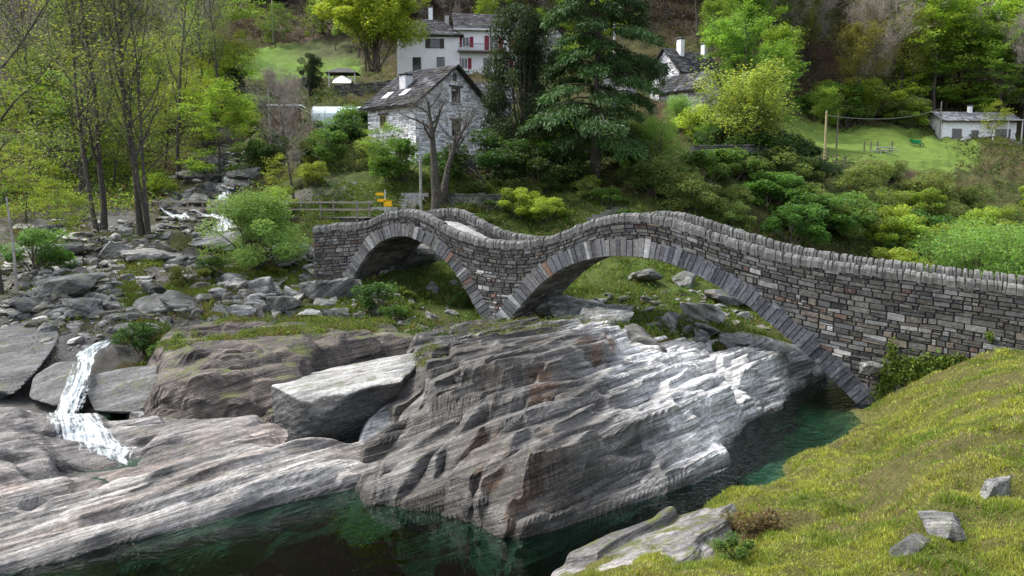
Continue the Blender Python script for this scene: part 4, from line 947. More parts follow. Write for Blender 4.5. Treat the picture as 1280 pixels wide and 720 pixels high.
def grow(rg, height, r0, levels=3, nb=(9, 6, 4), spread=(55, 45, 40), lenr=(.42, .45, .5), start=.3, stems=1, wig=.12, up=.35, shape='round', sides=(7, 4, 3), droopy=0.0, lean=.06):
    mb = MB(); tips = []; bark = np.array([.060, .052, .043])
    def branch(p, d, L, r, lv, wid):
        n = 9 if lv == 0 else 5
        pts = [p]; dd = d.copy()
        for i in range(n):
            dd = dd + rg.normal(0, wig * (.45 if lv == 0 else 1.2), 3) + np.array([0, 0, up * .25 * (1 if lv else .3) - droopy * (.3 if lv else 0)])
            dd /= np.linalg.norm(dd); pts.append(pts[-1] + dd * L / n)
        pts = np.array(pts); rad = r * (1 - .82 * np.linspace(0, 1, n + 1) ** (1.0 if lv else .9)); rad[0] *= 1.35 if lv == 0 else 1.1
        mb.tube(pts, rad, sides[min(lv, 2)], c=bark * rg.uniform(.8, 1.2), cap=False)
        if lv >= levels - 1:
            for f in np.linspace(.25, 1, 4): tips.append((pts[0] + (pts[-1] - pts[0]) * f if False else pts[min(int(f * n), n)], wid, lv))
            return
        if lv > 0: tips.append((pts[-1], wid, lv))
        m = nb[lv]; s0 = start if lv == 0 else .25
        for k in range(m):
            f = s0 + (1 - s0) * (k + rg.uniform(0, .9)) / m
            i = min(int(f * n), n - 1); q = pts[i] + (pts[i + 1] - pts[i]) * (f * n - i)
            ax = pts[i + 1] - pts[i]; ax /= np.linalg.norm(ax)
            ph = k * 2.4 + rg.uniform(-.5, .5); s = np.cross(ax, [0.3, .2, 1.0] if abs(ax[2]) < .9 else [1, .1, 0]); s /= np.linalg.norm(s); t = np.cross(ax, s)
            sp = math.radians(spread[lv] * rg.uniform(.7, 1.25))
            if shape == 'vase': sp *= .55
            nd = ax * math.cos(sp) + (s * math.cos(ph) + t * math.sin(ph)) * math.sin(sp)
            if shape == 'round': pf = math.sin(math.pi * (.18 + .75 * (f - s0) / (1 - s0))) + .15
            elif shape == 'cone': pf = 1.15 - (f - s0) / (1 - s0)
            else: pf = 1.1 - .5 * (f - s0) / (1 - s0)
            branch(q, nd, L * lenr[lv] * (pf if lv == 0 else rg.uniform(.7, 1.2)), max(r * (1 - .8 * f) * .55, .006), lv + 1, wid * 7.1 + k)
    for k in range(stems):
        a = rg.uniform(0, 6.28); ln = (lean if stems == 1 else rg.uniform(.03, .15) if height > 15 else rg.uniform(.10, .3)); d = np.array([math.cos(a) * ln, math.sin(a) * ln, 1.0]); d /= np.linalg.norm(d)
        off = np.array([math.cos(a), math.sin(a), 0]) * (0 if stems == 1 else r0 * 1.2)
        branch(off - np.array([0, 0, .3]), d, height * (1 if k == 0 else rg.uniform(.7, 1)), r0 * (1 if k == 0 else rg.uniform(.6, .9)), 0, k + 1.0)
    return mb, tips
def make_tree(name, seed, height, r0, n_leaf, lsize, base, sig=.35, flatz=.6, crown='crown', twigs=0, **kw):
    rg = np.random.default_rng(seed); mb, tips = grow(rg, height, r0, **kw)
    root = empty(name); 
    tp = np.array([t[0] for t in tips]); wid = np.array([t[1] for t in tips])
    if n_leaf:
        i = rg.integers(0, len(tp), n_leaf); cen = tp[i] + rg.normal(size=(n_leaf, 3)) * np.array([sig, sig, sig * flatz])
        cen[:, 2] = np.maximum(cen[:, 2], .05)
        clump = .75 + .5 * hsh((wid[i] * 10).astype(int) % 100003, seed)
        V, Q, c = leaves(cen, lsize, rg, base, clump=clump, **LK)
        mesh(crown, V, Q, LM[0], root, col=c)
    if twigs:
        # thin bare twigs fanning out of every branch end
        i = rg.integers(0, len(tp), twigs); p = tp[i]; ctr = np.array([0, 0, height * .45]); d = (p - ctr); d /= np.linalg.norm(d, axis=1)[:, None] + 1e-6
        d = d * .6 + rg.normal(size=(twigs, 3)) * .55 + np.array([0, 0, .35]); d /= np.linalg.norm(d, axis=1)[:, None]
        L = rg.uniform(.4, 1.3, twigs)[:, None] * height * .055; s = np.cross(d, rg.normal(size=(twigs, 3))); s /= np.linalg.norm(s, axis=1)[:, None]; w = TW[0]
        p2 = p + rg.normal(size=p.shape) * sig * .6
        V = np.stack([p2 - s * w, p2 + s * w, p2 + d * L + s * w * .3, p2 + d * L - s * w * .3], 1).reshape(-1, 3)
        c = np.repeat(np.array(TWC[0])[None] * rg.uniform(.7, 1.3, (twigs, 1)), 4, 0)
        mesh('twigs', V, np.arange(twigs * 4).reshape(-1, 4), M['bark'], root, col=c)
    mb.build('trunk', M['bark'], root, smooth=True)
    root['h'] = height; return root
LK = dict(); LM = [M['leaf']]; TW = [.012]; TWC = [(.13, .11, .095)]
def conifer(name, seed, height, r0, radius, boughs, base, per=26, lsize=.42, droop=.5, first=.1):
    """cedar-like: tiers of long boughs carrying hanging sprays"""
    rg = np.random.default_rng(seed); mb = MB(); root = empty(name); bark = np.array([.06, .05, .042])
    z = np.linspace(-.3, height, 14); mb.tube(np.stack([np.sin(z * .3) * .15, np.cos(z * .25) * .12, z], 1), r0 * (1 - .9 * z.clip(0) / height) + .02, 7, c=bark)
    cen, ax = [], []; cl = []
    for k in range(boughs):
        f = first + (1 - first) * (k + rg.uniform(0, 1)) / boughs; zz = f * height; L = radius * (1.12 - f) ** .5 * rg.uniform(.6, 1.15); ph = k * 2.39996 + rg.uniform(-.3, .3)
        d = np.array([math.cos(ph), math.sin(ph), 0]); s = np.linspace(0, 1, 9)
        rise = rg.uniform(.0, .28) * L
        pts = np.array([0, 0, zz]) + d * (s * L)[:, None] + np.array([0, 0, 1.0]) * (rise * np.sin(s * 2.2) - droop * L * .38 * s ** 2.4)[:, None] + rg.normal(0, .04 * L / 3, (9, 3)) * s[:, None]
        mb.tube(pts, .07 * (1 - .85 * s) * (L / radius + .3), 4, c=bark, cap=False)
        side = np.cross(d, [0, 0, 1.0])
        n = int(per * L); t = rg.uniform(.18, 1, n) ** .8; i = np.clip((t * 8).astype(int), 0, 7); p = pts[i] + (pts[i + 1] - pts[i]) * (t * 8 - i)[:, None]
        wdt = (.10 + .30 * np.sin(t * 2.7)) * L * .8
        off = rg.uniform(-1, 1, n) * wdt
        p = p + side * off[:, None] + np.array([0, 0, -1.0]) * (np.abs(off) * .35 + rg.uniform(0, .35, n))[:, None] + d * (np.abs(off) * .5)[:, None]
        a = d * .5 + side * np.sign(off)[:, None] * .5 + np.array([0, 0, -.55]) + rg.normal(size=(n, 3)) * .28; a /= np.linalg.norm(a, axis=1)[:, None]
        cen.append(p); ax.append(a); cl.append(np.full(n, rg.uniform(.7, 1.35)) * (.8 + .4 * t))
    cen, ax, cl = np.vstack(cen), np.vstack(ax), np.concatenate(cl); n = len(cen)
    # each spray: a few thin needle-bearing twigs
    V, Q, K = [], [], []; m = 3
    for j in range(m):
        a = ax + rg.normal(size=(n, 3)) * .35; a /= np.linalg.norm(a, axis=1)[:, None]; b_ = np.cross(a, rg.normal(size=(n, 3)) * .5 + np.array([0, 0, 1.0])); b_ /= np.linalg.norm(b_, axis=1)[:, None]
        s = lsize * rg.uniform(.5, 1.3, n)[:, None]; p = cen + rg.normal(0, .1, (n, 3))
        V.append(np.stack([p, p + a * s * .5 + b_ * s * .10, p + a * s, p + a * s * .5 - b_ * s * .10], 1).reshape(-1, 3))
        K.append(np.repeat(np.array(base)[None] * (cl * rg.uniform(.75, 1.25, n))[:, None], 4, 0))
    V = np.vstack(V); mesh('crown', V, np.arange(len(V)).reshape(-1, 4), M['conifer'], root, col=np.vstack(K))
    mb.build('trunk', M['bark'], root, smooth=True); root['h'] = height
    return root
def bush(name, seed, r, h, n, lsize, base, stems=9, lumps=12, zmin=.2, **kw):
    """shrub: stems from the ground and leaf lumps of uneven size with gaps between"""
    rg = np.random.default_rng(seed); mb = MB(); root = empty(name); cen = []; cl = []
    for k in range(lumps):
        a = rg.uniform(0, 6.28); q = rg.uniform(0, 1) ** .6; zz = rg.uniform(zmin, .95)
        rr = q * r * math.sqrt(max(1 - ((zz - .35) / .75) ** 2, .05)); c = np.array([math.cos(a) * rr, math.sin(a) * rr, zz * h]); s = rg.uniform(.16, .34) * r
        m = int(n / lumps * rg.uniform(.6, 1.4)); d = rg.normal(size=(m, 3)); d /= np.linalg.norm(d, axis=1)[:, None]
        cen.append(c + d * (rg.uniform(.3, 1.15, m) ** .5)[:, None] * s * np.array([1.15, 1.15, .8])); cl.append(np.full(m, rg.uniform(.75, 1.3)))
        if k >= 16 and zmin > .3: continue
        p0 = np.array([rg.normal() * r * .08, rg.normal() * r * .08, -.2]); mid = (p0 + c) / 2 + np.array([0, 0, h * .1])
        mb.tube([p0, mid, c], [.02 * r + .01, .014 * r + .006, .004], 4, c=(.08, .065, .05), cap=False)
        mm = int(m * .25); t = rg.uniform(.3, 1, mm)[:, None]; cen.append(mid + (c - mid) * t + rg.normal(size=(mm, 3)) * r * .1); cl.append(np.full(mm, .8))
    cen = np.vstack(cen); cl = np.concatenate(cl); ok = cen[:, 2] > .02; cen, cl = cen[ok], cl[ok]
    V, Q, c = leaves(cen, lsize, rg, base, clump=cl, **kw)
    mesh('foliage', V, Q, M['leaf'], root, col=c); mb.build('stems', M['bark'], root)
    root['h'] = h; return root
def fern(name, seed, r, n_fr, base):
    rg = np.random.default_rng(seed); root = empty(name); V = []; K = []
    for k in range(n_fr):
        a = rg.uniform(0, 6.28); d = np.array([math.cos(a), math.sin(a), 0]); s = np.array([-d[1], d[0], 0]); L = r * rg.uniform(.6, 1.1)
        c = np.array(base) * rg.uniform(.7, 1.3); t = np.linspace(0, 1, 9); p = d * (t * L * .9)[:, None] + np.array([0, 0, 1.0]) * (L * .75 * np.sin(t * 2.3) * rg.uniform(.6, 1))[:, None]
        for i in range(1, 8):
            w = L * .22 * math.sin(math.pi * (i / 8) ** .6) + .01
            for sg in (-1, 1):
                q = p[i] + s * sg * w + d * w * .3 - np.array([0, 0, w * .2]); V += [p[i], p[i] + d * L * .035, q, p[i] - d * L * .035]; K += [c] * 4
    V = np.array(V); mesh('fronds', V, np.arange(len(V)).reshape(-1, 4), M['leaf'], root, col=np.array(K)); root['h'] = r
    return root

YG = (.22, .33, .05); SG = (.17, .27, .045); MG = (.14, .23, .05); DG = (.028, .055, .018); OL = (.23, .24, .065); YL = (.42, .40, .055)
# prototypes
LK = dict(flat=.5)
T_BRIGHT = bush('maple_tree', 301, 6.0, 12.5, 46000, .33, (.33, .43, .06), lumps=110, flat=.4, zmin=.31)
T_BEECH = [make_tree('beech_tree', 310 + i, 15 + i, .22, 11000, .34, YG if i != 1 else SG, sig=.50, flatz=.25, levels=3, nb=(14, 6, 3), spread=(72, 50, 40), start=.14, lenr=(.34, .45, .5), up=.15) for i in range(3)]
T_TALL = [make_tree('deciduous_tree', 320 + i, 17, .24, 9000, .34, [MG, OL, SG][i], sig=.6, flatz=.6, levels=3, nb=(12, 6, 4), start=.35, lenr=(.32, .42, .5), up=.45) for i in range(3)]
TW[0] = .018
TWC[0] = (.29, .25, .22)
T_BARE = [make_tree('bare_tree', 330 + i, 16, .2, [0, 1300, 0][i], .26, OL, sig=.5, levels=3, nb=(13, 8, 4), start=.25, lenr=(.36, .42, .5), up=.6, twigs=7000) for i in range(3)]
LK = dict(flat=.3); TW[0] = .009; TWC[0] = (.14, .125, .10)
T_NEAR = [make_tree('alder_tree', 340 + i, 19, .18, 8500, .13, (.22, .27, .07), sig=.42, flatz=.7, levels=4, nb=(13, 6, 4, 3), spread=(42, 45, 40), start=.22, lenr=(.30, .40, .45, .5), up=.7, stems=[3, 2, 1][i], twigs=2600, wig=.14) for i in range(3)]
T_YOUNG = [make_tree('young_tree', 350 + i, 7, .09, 5200, .17, [(.20, .26, .03), (.13, .2, .035)][i], sig=.32, flatz=.22, levels=3, nb=(14, 5, 3), spread=(75, 50, 40), start=.15, lenr=(.36, .45, .5), up=.1, sides=(5, 3, 3)) for i in range(2)]
T_YELLOW = make_tree('golden_tree', 360, 10, .16, 17000, .24, (.31, .36, .085), sig=.42, flatz=1.0, levels=3, nb=(13, 7, 4), spread=(50, 40, 35), start=.06, lenr=(.5, .42, .5), up=.7, stems=5, shape='vase')
T_POLLARD = make_tree('pollard_tree', 370, 7.5, .42, 0, .1, OL, sig=.3, levels=3, nb=(9, 7, 4), start=.62, lenr=(.28, .4, .5), spread=(50, 45, 40), up=.7, stems=2, twigs=1500, wig=.16)
T_CEDAR = conifer('cedar_tree', 380, 16.5, .38, 5.2, 54, (.042, .085, .020), per=125, lsize=.36, droop=.7, first=.12)
T_FIR = conifer('fir_tree', 381, 14, .2, 2.9, 60, (.022, .045, .022), per=40, lsize=.45, droop=.5)
B_DARK = bush('evergreen_tree', 390, 4.2, 12.5, 24000, .26, (.034, .058, .026), lumps=60, flat=.2)
B_LIME = bush('lime_shrub', 400, 2.2, 3.2, 6500, .17, (.23, .31, .045), lumps=26, flat=.2)
B_OLIVE = bush('olive_shrub', 401, 2.2, 3.0, 6500, .16, (.17, .22, .065), lumps=26, flat=.2)
B_GREEN = bush('green_shrub', 402, 1.6, 2.2, 5000, .14, (.085, .17, .035), lumps=18, flat=.3)
B_DEEP = bush('dark_shrub', 403, 1.6, 2.0, 5000, .14, (.042, .080, .024), lumps=18, flat=.3)
B_FEATHER = bush('feathery_shrub', 404, 1.9, 3.4, 17000, .13, (.21, .31, .09), lumps=40, flat=.4, asp=.3)
B_WILLOW = bush('willow_shrub', 405, 3.2, 5.5, 17000, .15, (.19, .30, .07), lumps=54, flat=.3, asp=.35)
B_LOW = bush('low_bush', 406, .7, .7, 1300, .085, (.06, .12, .022), lumps=9, flat=.4)
B_LOWY = bush('low_bush', 407, .7, .6, 1300, .085, (.14, .17, .03), lumps=9, flat=.4)
B_RUST = bush('low_bush', 408, .7, .55, 1500, .07, (.15, .11, .05), lumps=10, flat=.3)
FERN = [fern('fern_clump', 410, .9, 22, (.09, .15, .025)), fern('fern_clump', 411, .8, 18, (.16, .12, .04))]
def put(proto, px, d, H=None, label=None, cat='tree', group=None, rz=None, w=1.0, sink=.1, z=None, tilt=0.0):
    p = at(px, d); k = 1.0 if H is None else H / proto['h']
    return dup(proto, (p[0], p[1], (p[2] if z is None else z) - sink), (random.uniform(-tilt, tilt), random.uniform(-tilt, tilt), random.uniform(0, 6.28) if rz is None else rz), (k * w, k * w, k), label, cat, group)
random.seed(5)
# ---- named trees
put(T_BRIGHT, 474, 92, 11.5, 'bright yellow-green maple in full new leaf left of the white house', rz=1.0, w=1.02, sink=-2.6)
put(T_CEDAR, 742, 57, 16.5, 'big dark cedar with drooping boughs between the two groups of houses', rz=.4, w=1.02)
put(B_DARK, 656, 61, 12.0, 'tall dark evergreen tree just right of the stone house', rz=.5, w=.7)
put(B_DARK, 397, 84, 4.2, 'dark rounded evergreen below the upper meadow', rz=2.5, w=.9)
put(T_YELLOW, 920, 66, 7.0, 'golden-yellow tree in new leaf on top of the dark overgrown wall', w=1.45, sink=.9)
put(T_POLLARD, 541, 53, 7.6, 'bare pollarded tree with two leaning stems in front of the stone house', rz=.2, w=1.0)
put(T_BARE[0], 372, 54, 7.4, 'leafless tree with a straight dark trunk above the wooden footbridge', w=1.0)
put(B_DEEP, 352, 64, 2.6, 'dark shrub hiding the front of the little white-roofed shed', 'shrub')
put(B_OLIVE, 385, 62, 2.2, 'olive shrub behind the leafless tree', 'shrub')
put(B_FEATHER, 320, 43.5, 4.4, 'feathery light green bush over the right end of the wooden footbridge', 'shrub', w=1.05)
put(T_TALL[2], 1022, 92, 6.2, 'small rounded green tree standing on the right meadow', w=1.1)
put(B_WILLOW, 1225, 47, 7.2, 'large fresh green willow bush rising behind the right end of the bridge', 'shrub', w=1.05)
put(B_WILLOW, 1330, 50, 7.4, 'large green bush at the right edge behind the bridge parapet', 'shrub', w=1.1)
put(B_WILLOW, 810, 58, 4.6, 'light green bush to the right of the cedar foot', 'shrub', w=.85)
put(T_YOUNG[0], 1222, 110, 6.0, 'yellow-green conical young tree in front of the white bungalow', w=.8)
put(B_WILLOW, 846, 76, 3.6, 'pale green bush below the low stone barn', 'shrub', w=.8)
put(B_LIME, 876, 72, 3.6, 'lime bush at the left foot of the golden tree', 'shrub')
put(T_YOUNG[1], 485, 56, 4.3, 'young tree with yellow-green leaves at the left corner of the stone house', w=1.0)
put(B_GREEN, 506, 56.5, 2.9, 'glossy green shrub beside the yellow-green young tree', 'shrub')
put(B_DEEP, 610, 57, 3.2, 'dark shrub at the foot of the evergreen, right of the stone house', 'shrub', w=1.3)
put(B_DEEP, 675, 56, 3.0, 'dark shrub between the evergreen and the cedar', 'shrub', w=1.3)
put(B_GREEN, 440, 66, 3.0, 'green bushy growth left of the stone house wall', 'shrub', w=1.2)
put(B_DEEP, 460, 64, 3.2, 'dark shrub against the left wall of the stone house', 'shrub')
put(B_OLIVE, 470, 60, 2.2, 'olive shrub under the left wall of the stone house', 'shrub')
# near trees on the left
put(T_NEAR[2], -4, 37, 19, 'thick grey-barked tree with ascending branches at the left edge', w=1.7)
put(T_NEAR[1], 132, 50, 21, 'tall dark-stemmed tree standing left of the pale boulder', w=1.0, rz=2.0)
put(T_NEAR[0], 186, 49, 21, 'tall tree of several close dark stems left of the cascade', w=1.0, rz=4.0)
put(T_NEAR[1], 108, 60, 20, 'slender dark tree between the left edge and the tall stems', w=.85)
put(T_NEAR[2], 232, 66, 20, 'single straight dark tree left of the upper cascade', w=.9)
put(T_NEAR[2], 60, 66, 19, 'thin tree in the wood behind the left edge', w=.8)
put(T_NEAR[2], 284, 84, 18, 'thin tree at the top of the cascade', w=.8)
for i, (px, d, H, k) in enumerate([(75, 45, 4.2, 0), (40, 52, 5, 0), (150, 62, 7, 0), (215, 70, 8, 0), (20, 60, 8, 1), (95, 72, 9, 0), (180, 80, 10, 0), (320, 70, 3.6, 0), (345, 64, 3.2, 1), (300, 92, 8, 0), (350, 57, 3.2, 0)]):
    put(T_YOUNG[k], px, d, H, 'young tree with layered yellow-green leaves in the left wood', group='young layered trees in the left wood')
for px, d, H, p_, l in [(290, 84, 4.2, B_DEEP, 'dark bushy tree above the cascade'), (306, 90, 3.6, B_DARK, 'dark grey-green rounded tree below the left end of the upper meadow'), (330, 78, 3.4, B_GREEN, 'green shrub right of the upper cascade'), (415, 60, 2.6, B_GREEN, 'green bush beside the stone steps'),
                        (355, 52, 2.0, B_LIME, 'yellow-green bush above the footbridge'), (395, 56, 1.8, B_LIME, 'yellow-green bush below the leafless tree'), (200, 60, 2.2, B_LIME, 'yellow-green bush left of the cascade'), (45, 40, 2.2, B_GREEN, 'dark green bush at the foot of the left edge tree')]:
    put(p_, px, d, H, l, 'shrub')
# ---- the woods across the top
random.seed(8)
def wood(n, pxr, dr, protos, hs, label, group, w=(.8, 1.1), cat='tree'):
    for _ in range(n):
        put(random.choice(protos), random.uniform(*pxr), random.uniform(*dr), random.uniform(*hs), label, cat, group, w=random.uniform(*w))
wood(34, (-60, 275), (88, 150), [T_BEECH[0], T_BEECH[1], T_TALL[1], T_TALL[2]], (10, 16), 'pale green leafing tree in the wood across the top left', 'leafing trees in the upper left wood')
wood(10, (-60, 270), (70, 120), [T_BARE[1], T_BARE[0]], (12, 18), 'half-bare brown tree in the wood across the top left', 'half-bare trees in the upper left wood', (.6, .9))
wood(12, (-80, 300), (64, 90), [T_BEECH[0], T_YOUNG[0]], (6, 9.5), 'low yellow-green tree in the understorey of the left wood', 'understorey trees of the left wood', (1.0, 1.3))
wood(95, (440, 880), (122, 178), [T_BARE[0], T_BARE[2]], (11, 16), 'bare purplish-brown tree on the slope above the houses', 'bare trees on the slope above the houses', (.8, 1.1))
wood(10, (330, 560), (140, 170), [T_FIR], (16, 22), 'dark fir in the row above the upper meadow', 'firs above the upper meadow', (.9, 1.2))
wood(8, (325, 460), (127, 136), [T_TALL[2], T_TALL[0], T_YOUNG[1]], (5, 8), 'leafy tree along the top edge of the upper meadow', 'trees along the top edge of the upper meadow')
for px, d, H, l in [(608, 118, 6, 'small bright green tree above the roof of the red-shuttered house'), (640, 124, 8.5, 'bright green tree rising right of the red-shuttered roof'), (745, 105, 14, 'yellow-green tree rising behind the top of the cedar'), (695, 120, 11, 'yellow-green tree behind the dark evergreen')]:
    put(T_BEECH[0], px, d, H, l)
wood(24, (850, 1300), (122, 165), [T_BARE[0], T_BARE[1], T_BARE[2]], (14, 19), 'grey-brown bare tree in the wood behind the right meadow', 'bare trees in the wood behind the right meadow', (.8, 1.1))
wood(50, (860, 1340), (120, 160), [T_BEECH[1], T_TALL[0], T_BEECH[0], T_TALL[1]], (12, 19), 'green leafing tree in the wood behind the right meadow', 'leafing trees in the wood behind the right meadow')
wood(12, (1190, 1420), (122, 160), [T_BEECH[0], T_BEECH[2]], (14, 20), 'bright yellow-green tree in the wood behind the white bungalow', 'bright trees behind the white bungalow', (1, 1.2))
wood(9, (880, 1010), (84, 116), [T_BEECH[1], T_TALL[0], T_TALL[2]], (8, 13), 'mid-green tree behind the golden tree', 'mid-green trees behind the golden tree')
wood(12, (1000, 1125), (119, 124), [B_OLIVE, B_GREEN, B_LIME], (3.5, 6), 'rounded bush along the far edge of the right meadow', 'bushes along the far edge of the right meadow', (1.1, 1.4), 'shrub')
# ---- shrubs on the far bank
wood(28, (1045, 1330), (57, 72), [B_LIME, B_OLIVE, B_OLIVE], (1.9, 3.0), 'rounded olive-green shrub on the bank right of the golden tree', 'olive shrubs on the bank below the right meadow', (1.0, 1.3), 'shrub')
wood(16, (1010, 1200), (54, 64), [B_OLIVE, B_GREEN, B_LIME], (2.0, 3.2), 'green shrub on the bank behind the right half of the parapet', 'green shrubs behind the right half of the parapet', (1.0, 1.3), 'shrub')
wood(20, (770, 1010), (54, 63), [B_OLIVE, B_GREEN, B_GREEN, B_OLIVE], (1.6, 2.8), 'green shrub on the slope behind the crown of the large arch', 'green shrubs behind the crown of the large arch', (1.0, 1.4), 'shrub')
wood(9, (850, 1000), (64, 70), [B_DEEP, B_GREEN], (2.4, 3.4), 'dark creeper-like shrub along the overgrown wall', 'dark shrubs along the overgrown wall', (.9, 1.2), 'shrub')
wood(12, (560, 790), (51, 56), [B_GREEN, B_LIME, B_OLIVE], (.9, 1.6), 'low bush on the slope just behind the dip of the bridge', 'low bushes behind the dip of the bridge', (1.1, 1.5), 'shrub')
wood(8, (690, 800), (58, 72), [B_GREEN, B_OLIVE], (2, 3), 'bush under the spreading cedar', 'bushes under the cedar', (1, 1.3), 'shrub')
put(B_LIME, 648, 52, 1.9, 'pale green bush right behind the dip of the bridge', 'shrub', w=1.3)
# ---- bushes low down among the rocks
for a in [(125, 300, None, 0, 0)]: pass
def lowb(px, py, wpx, proto, label, cat='shrub', group=None):
    p = ground(px, py); k = wpx / 1000 * p[1] / (2 * .7)
    return dup(proto, (p[0], p[1], p[2] - .05), random.uniform(0, 6.28), k, label, cat, group)
for a in [(180, 440, 70, B_LOW, 'green creeping bush over the edge of the dark ledge'), (225, 452, 66, B_LOW, 'green bush hanging over the ledge above the lichen-spotted boulder'), (262, 436, 40, B_LOWY, 'yellow-green tuft on the ledge'), (342, 444, 34, B_LOWY, 'small bright green shrub growing from the ledge face'), (302, 462, 26, B_LOWY, 'small yellow-green tuft low on the ledge face'),
          (470, 388, 66, B_LOW, 'blue-green bush among the rocks below the small arch'), (492, 404, 44, B_LOW, 'bright green bush beside the reddish soil'), (505, 372, 30, B_LOWY, 'yellow grass tuft inside the small arch'), (418, 340, 40, B_LOW, 'blue-green shrub growing against the left bridge abutment'), (580, 385, 36, B_LOW, 'green bush at the inner foot of the pier'),
          (560, 438, 44, B_LOW, 'green tuft hanging on the left of the river outcrop'), (5, 498, 30, B_LOWY, 'bright green bush under the giant slanting slab'), (340, 345, 34, B_LOWY, 'yellow-green tuft in the rubble'), (235, 355, 50, B_LOWY, 'yellow-green bush in the middle of the rubble'), (268, 345, 46, B_LOW, 'green bush in the middle of the rubble'),
          (540, 462, 44, B_LOWY, 'hanging tuft of yellowing grass on the river outcrop'), (945, 668, 95, B_RUST, 'reddish-green low bush at the edge of the grass slope above the foreground rock'), (918, 700, 60, B_LOW, 'dark green low bush beside the foreground rock')]:
    lowb(*a)
# ------------------------------------------------------------------ ground cover nobody could count
def cover(name, label, n, sampler, size, cols, per=14, hgt=.35, rad=.35, seed=1, asp=.4, flat=.1):
    rg = np.random.default_rng(seed); X, Y = sampler(rg, n); Z = tz(X, Y); n = len(X)
    ci = rg.integers(0, len(cols), n); base = np.array(cols)[ci] * rg.uniform(.7, 1.3, (n, 1))
    sc_ = rg.uniform(.5, 1.5, n) * (1 + .0 * Y)
    c = np.repeat(np.stack([X, Y, Z], 1), per, 0); s = np.repeat(sc_, per)
    off = rg.normal(size=(len(c), 3)) * np.array([rad, rad, hgt * .5]) * s[:, None]; off[:, 2] = np.abs(off[:, 2])
    V, Q, _ = leaves(c + off, size, rg, (1, 1, 1), flat=flat, asp=asp)
    K = np.repeat(np.repeat(base, per, 0) * rg.uniform(.75, 1.25, (len(c), 1)), 4, 0)
    # leaves grow with their clump
    Vr = V.reshape(-1, 4, 3); cc = Vr.mean(1, keepdims=True); Vr = cc + (Vr - cc) * s[:, None, None]
    o = mesh(name, Vr.reshape(-1, 3), Q, M['leaf'], col=np.clip(K, .004, .8)); tag(o, label, None, kind='stuff'); return o
def zone(px, d, nz=None, thr=0.0, sc_=.25, seed=3, excl=()):
    def f(rg, n):
        u = rg.uniform(*px, n); dd = np.sqrt(rg.uniform(d[0] ** 2, d[1] ** 2, n)); X = (u - 640) / 1000 * dd / .99
        k = fbm(X * sc_, dd * sc_, 0, seed, 3) > thr
        for (a, b_, c, e) in excl: k &= ~((u > a) & (u < b_) & (dd > c) & (dd < e))
        return X[k], dd[k]
    return f
EX = [(985, 1190, 80, 118), (315, 462, 98, 134), (430, 480, 50, 58), (480, 640, 58, 76)]
cover('undergrowth', 'young leaves and brush on the wooded slope at the left', 9000, zone((-80, 340), (54, 120), thr=-.3, excl=EX + [(215, 320, 50, 82)]), .24, [(.20, .29, .045), (.15, .22, .04), (.07, .11, .025), (.11, .075, .045)], seed=1, hgt=.6, rad=.6)
cover('undergrowth', 'mixed brush on the slope between the bridge and the houses', 9000, zone((330, 1320), (49, 72), thr=-.35, excl=EX), .17, [(.11, .16, .03), (.06, .10, .02), (.035, .055, .015), (.10, .09, .04)], seed=2, hgt=.35, rad=.45)
cover('undergrowth', 'brush around the houses and meadows', 7000, zone((330, 1340), (72, 130), thr=-.2, excl=EX), .30, [(.10, .14, .03), (.05, .08, .02), (.09, .07, .04)], seed=3, hgt=.6, rad=.7)
cover('leaf_litter', 'brown bracken and litter on the slope above the houses', 9000, zone((300, 1340), (124, 190), thr=-.8, excl=[(320, 460, 100, 135)]), .5, [(.060, .043, .042), (.07, .052, .046), (.042, .034, .032), (.05, .045, .032)], seed=4, hgt=.5, rad=1.0)
cover('undergrowth', 'ferns and herbs on the banks under the arches', 8000, zone((430, 1010), (32, 49), thr=-.1, sc_=.5), .10, [(.11, .17, .03), (.07, .12, .02), (.13, .12, .04), (.04, .07, .015)], seed=5, hgt=.18, rad=.25)
cover('undergrowth', 'tufts and herbs between the stones left of the bridge', 4200, zone((-20, 430), (29, 54), thr=.0, sc_=.5), .11, [(.11, .15, .03), (.06, .10, .02), (.10, .07, .035), (.15, .17, .035)], seed=6, hgt=.2, rad=.28)
# ferns over the slopes
random.seed(12)
for k in range(70):
    px, d = random.uniform(340, 1000), random.uniform(49, 58)
    if 430 < px < 480: continue
    i = 0 if random.random() < .75 else 1
    put(FERN[i], px, d, random.uniform(.7, 1.3), ['green fern on the slope behind the bridge', 'browning fern on the slope behind the bridge'][i], 'fern', ['green ferns behind the bridge', 'browning ferns behind the bridge'][i])
for k in range(26):
    px, d = random.uniform(430, 960), random.uniform(34, 47)
    put(FERN[0], px, d, random.uniform(.35, .7), 'small fern on the bank under the arches', 'fern', 'small ferns under the arches')
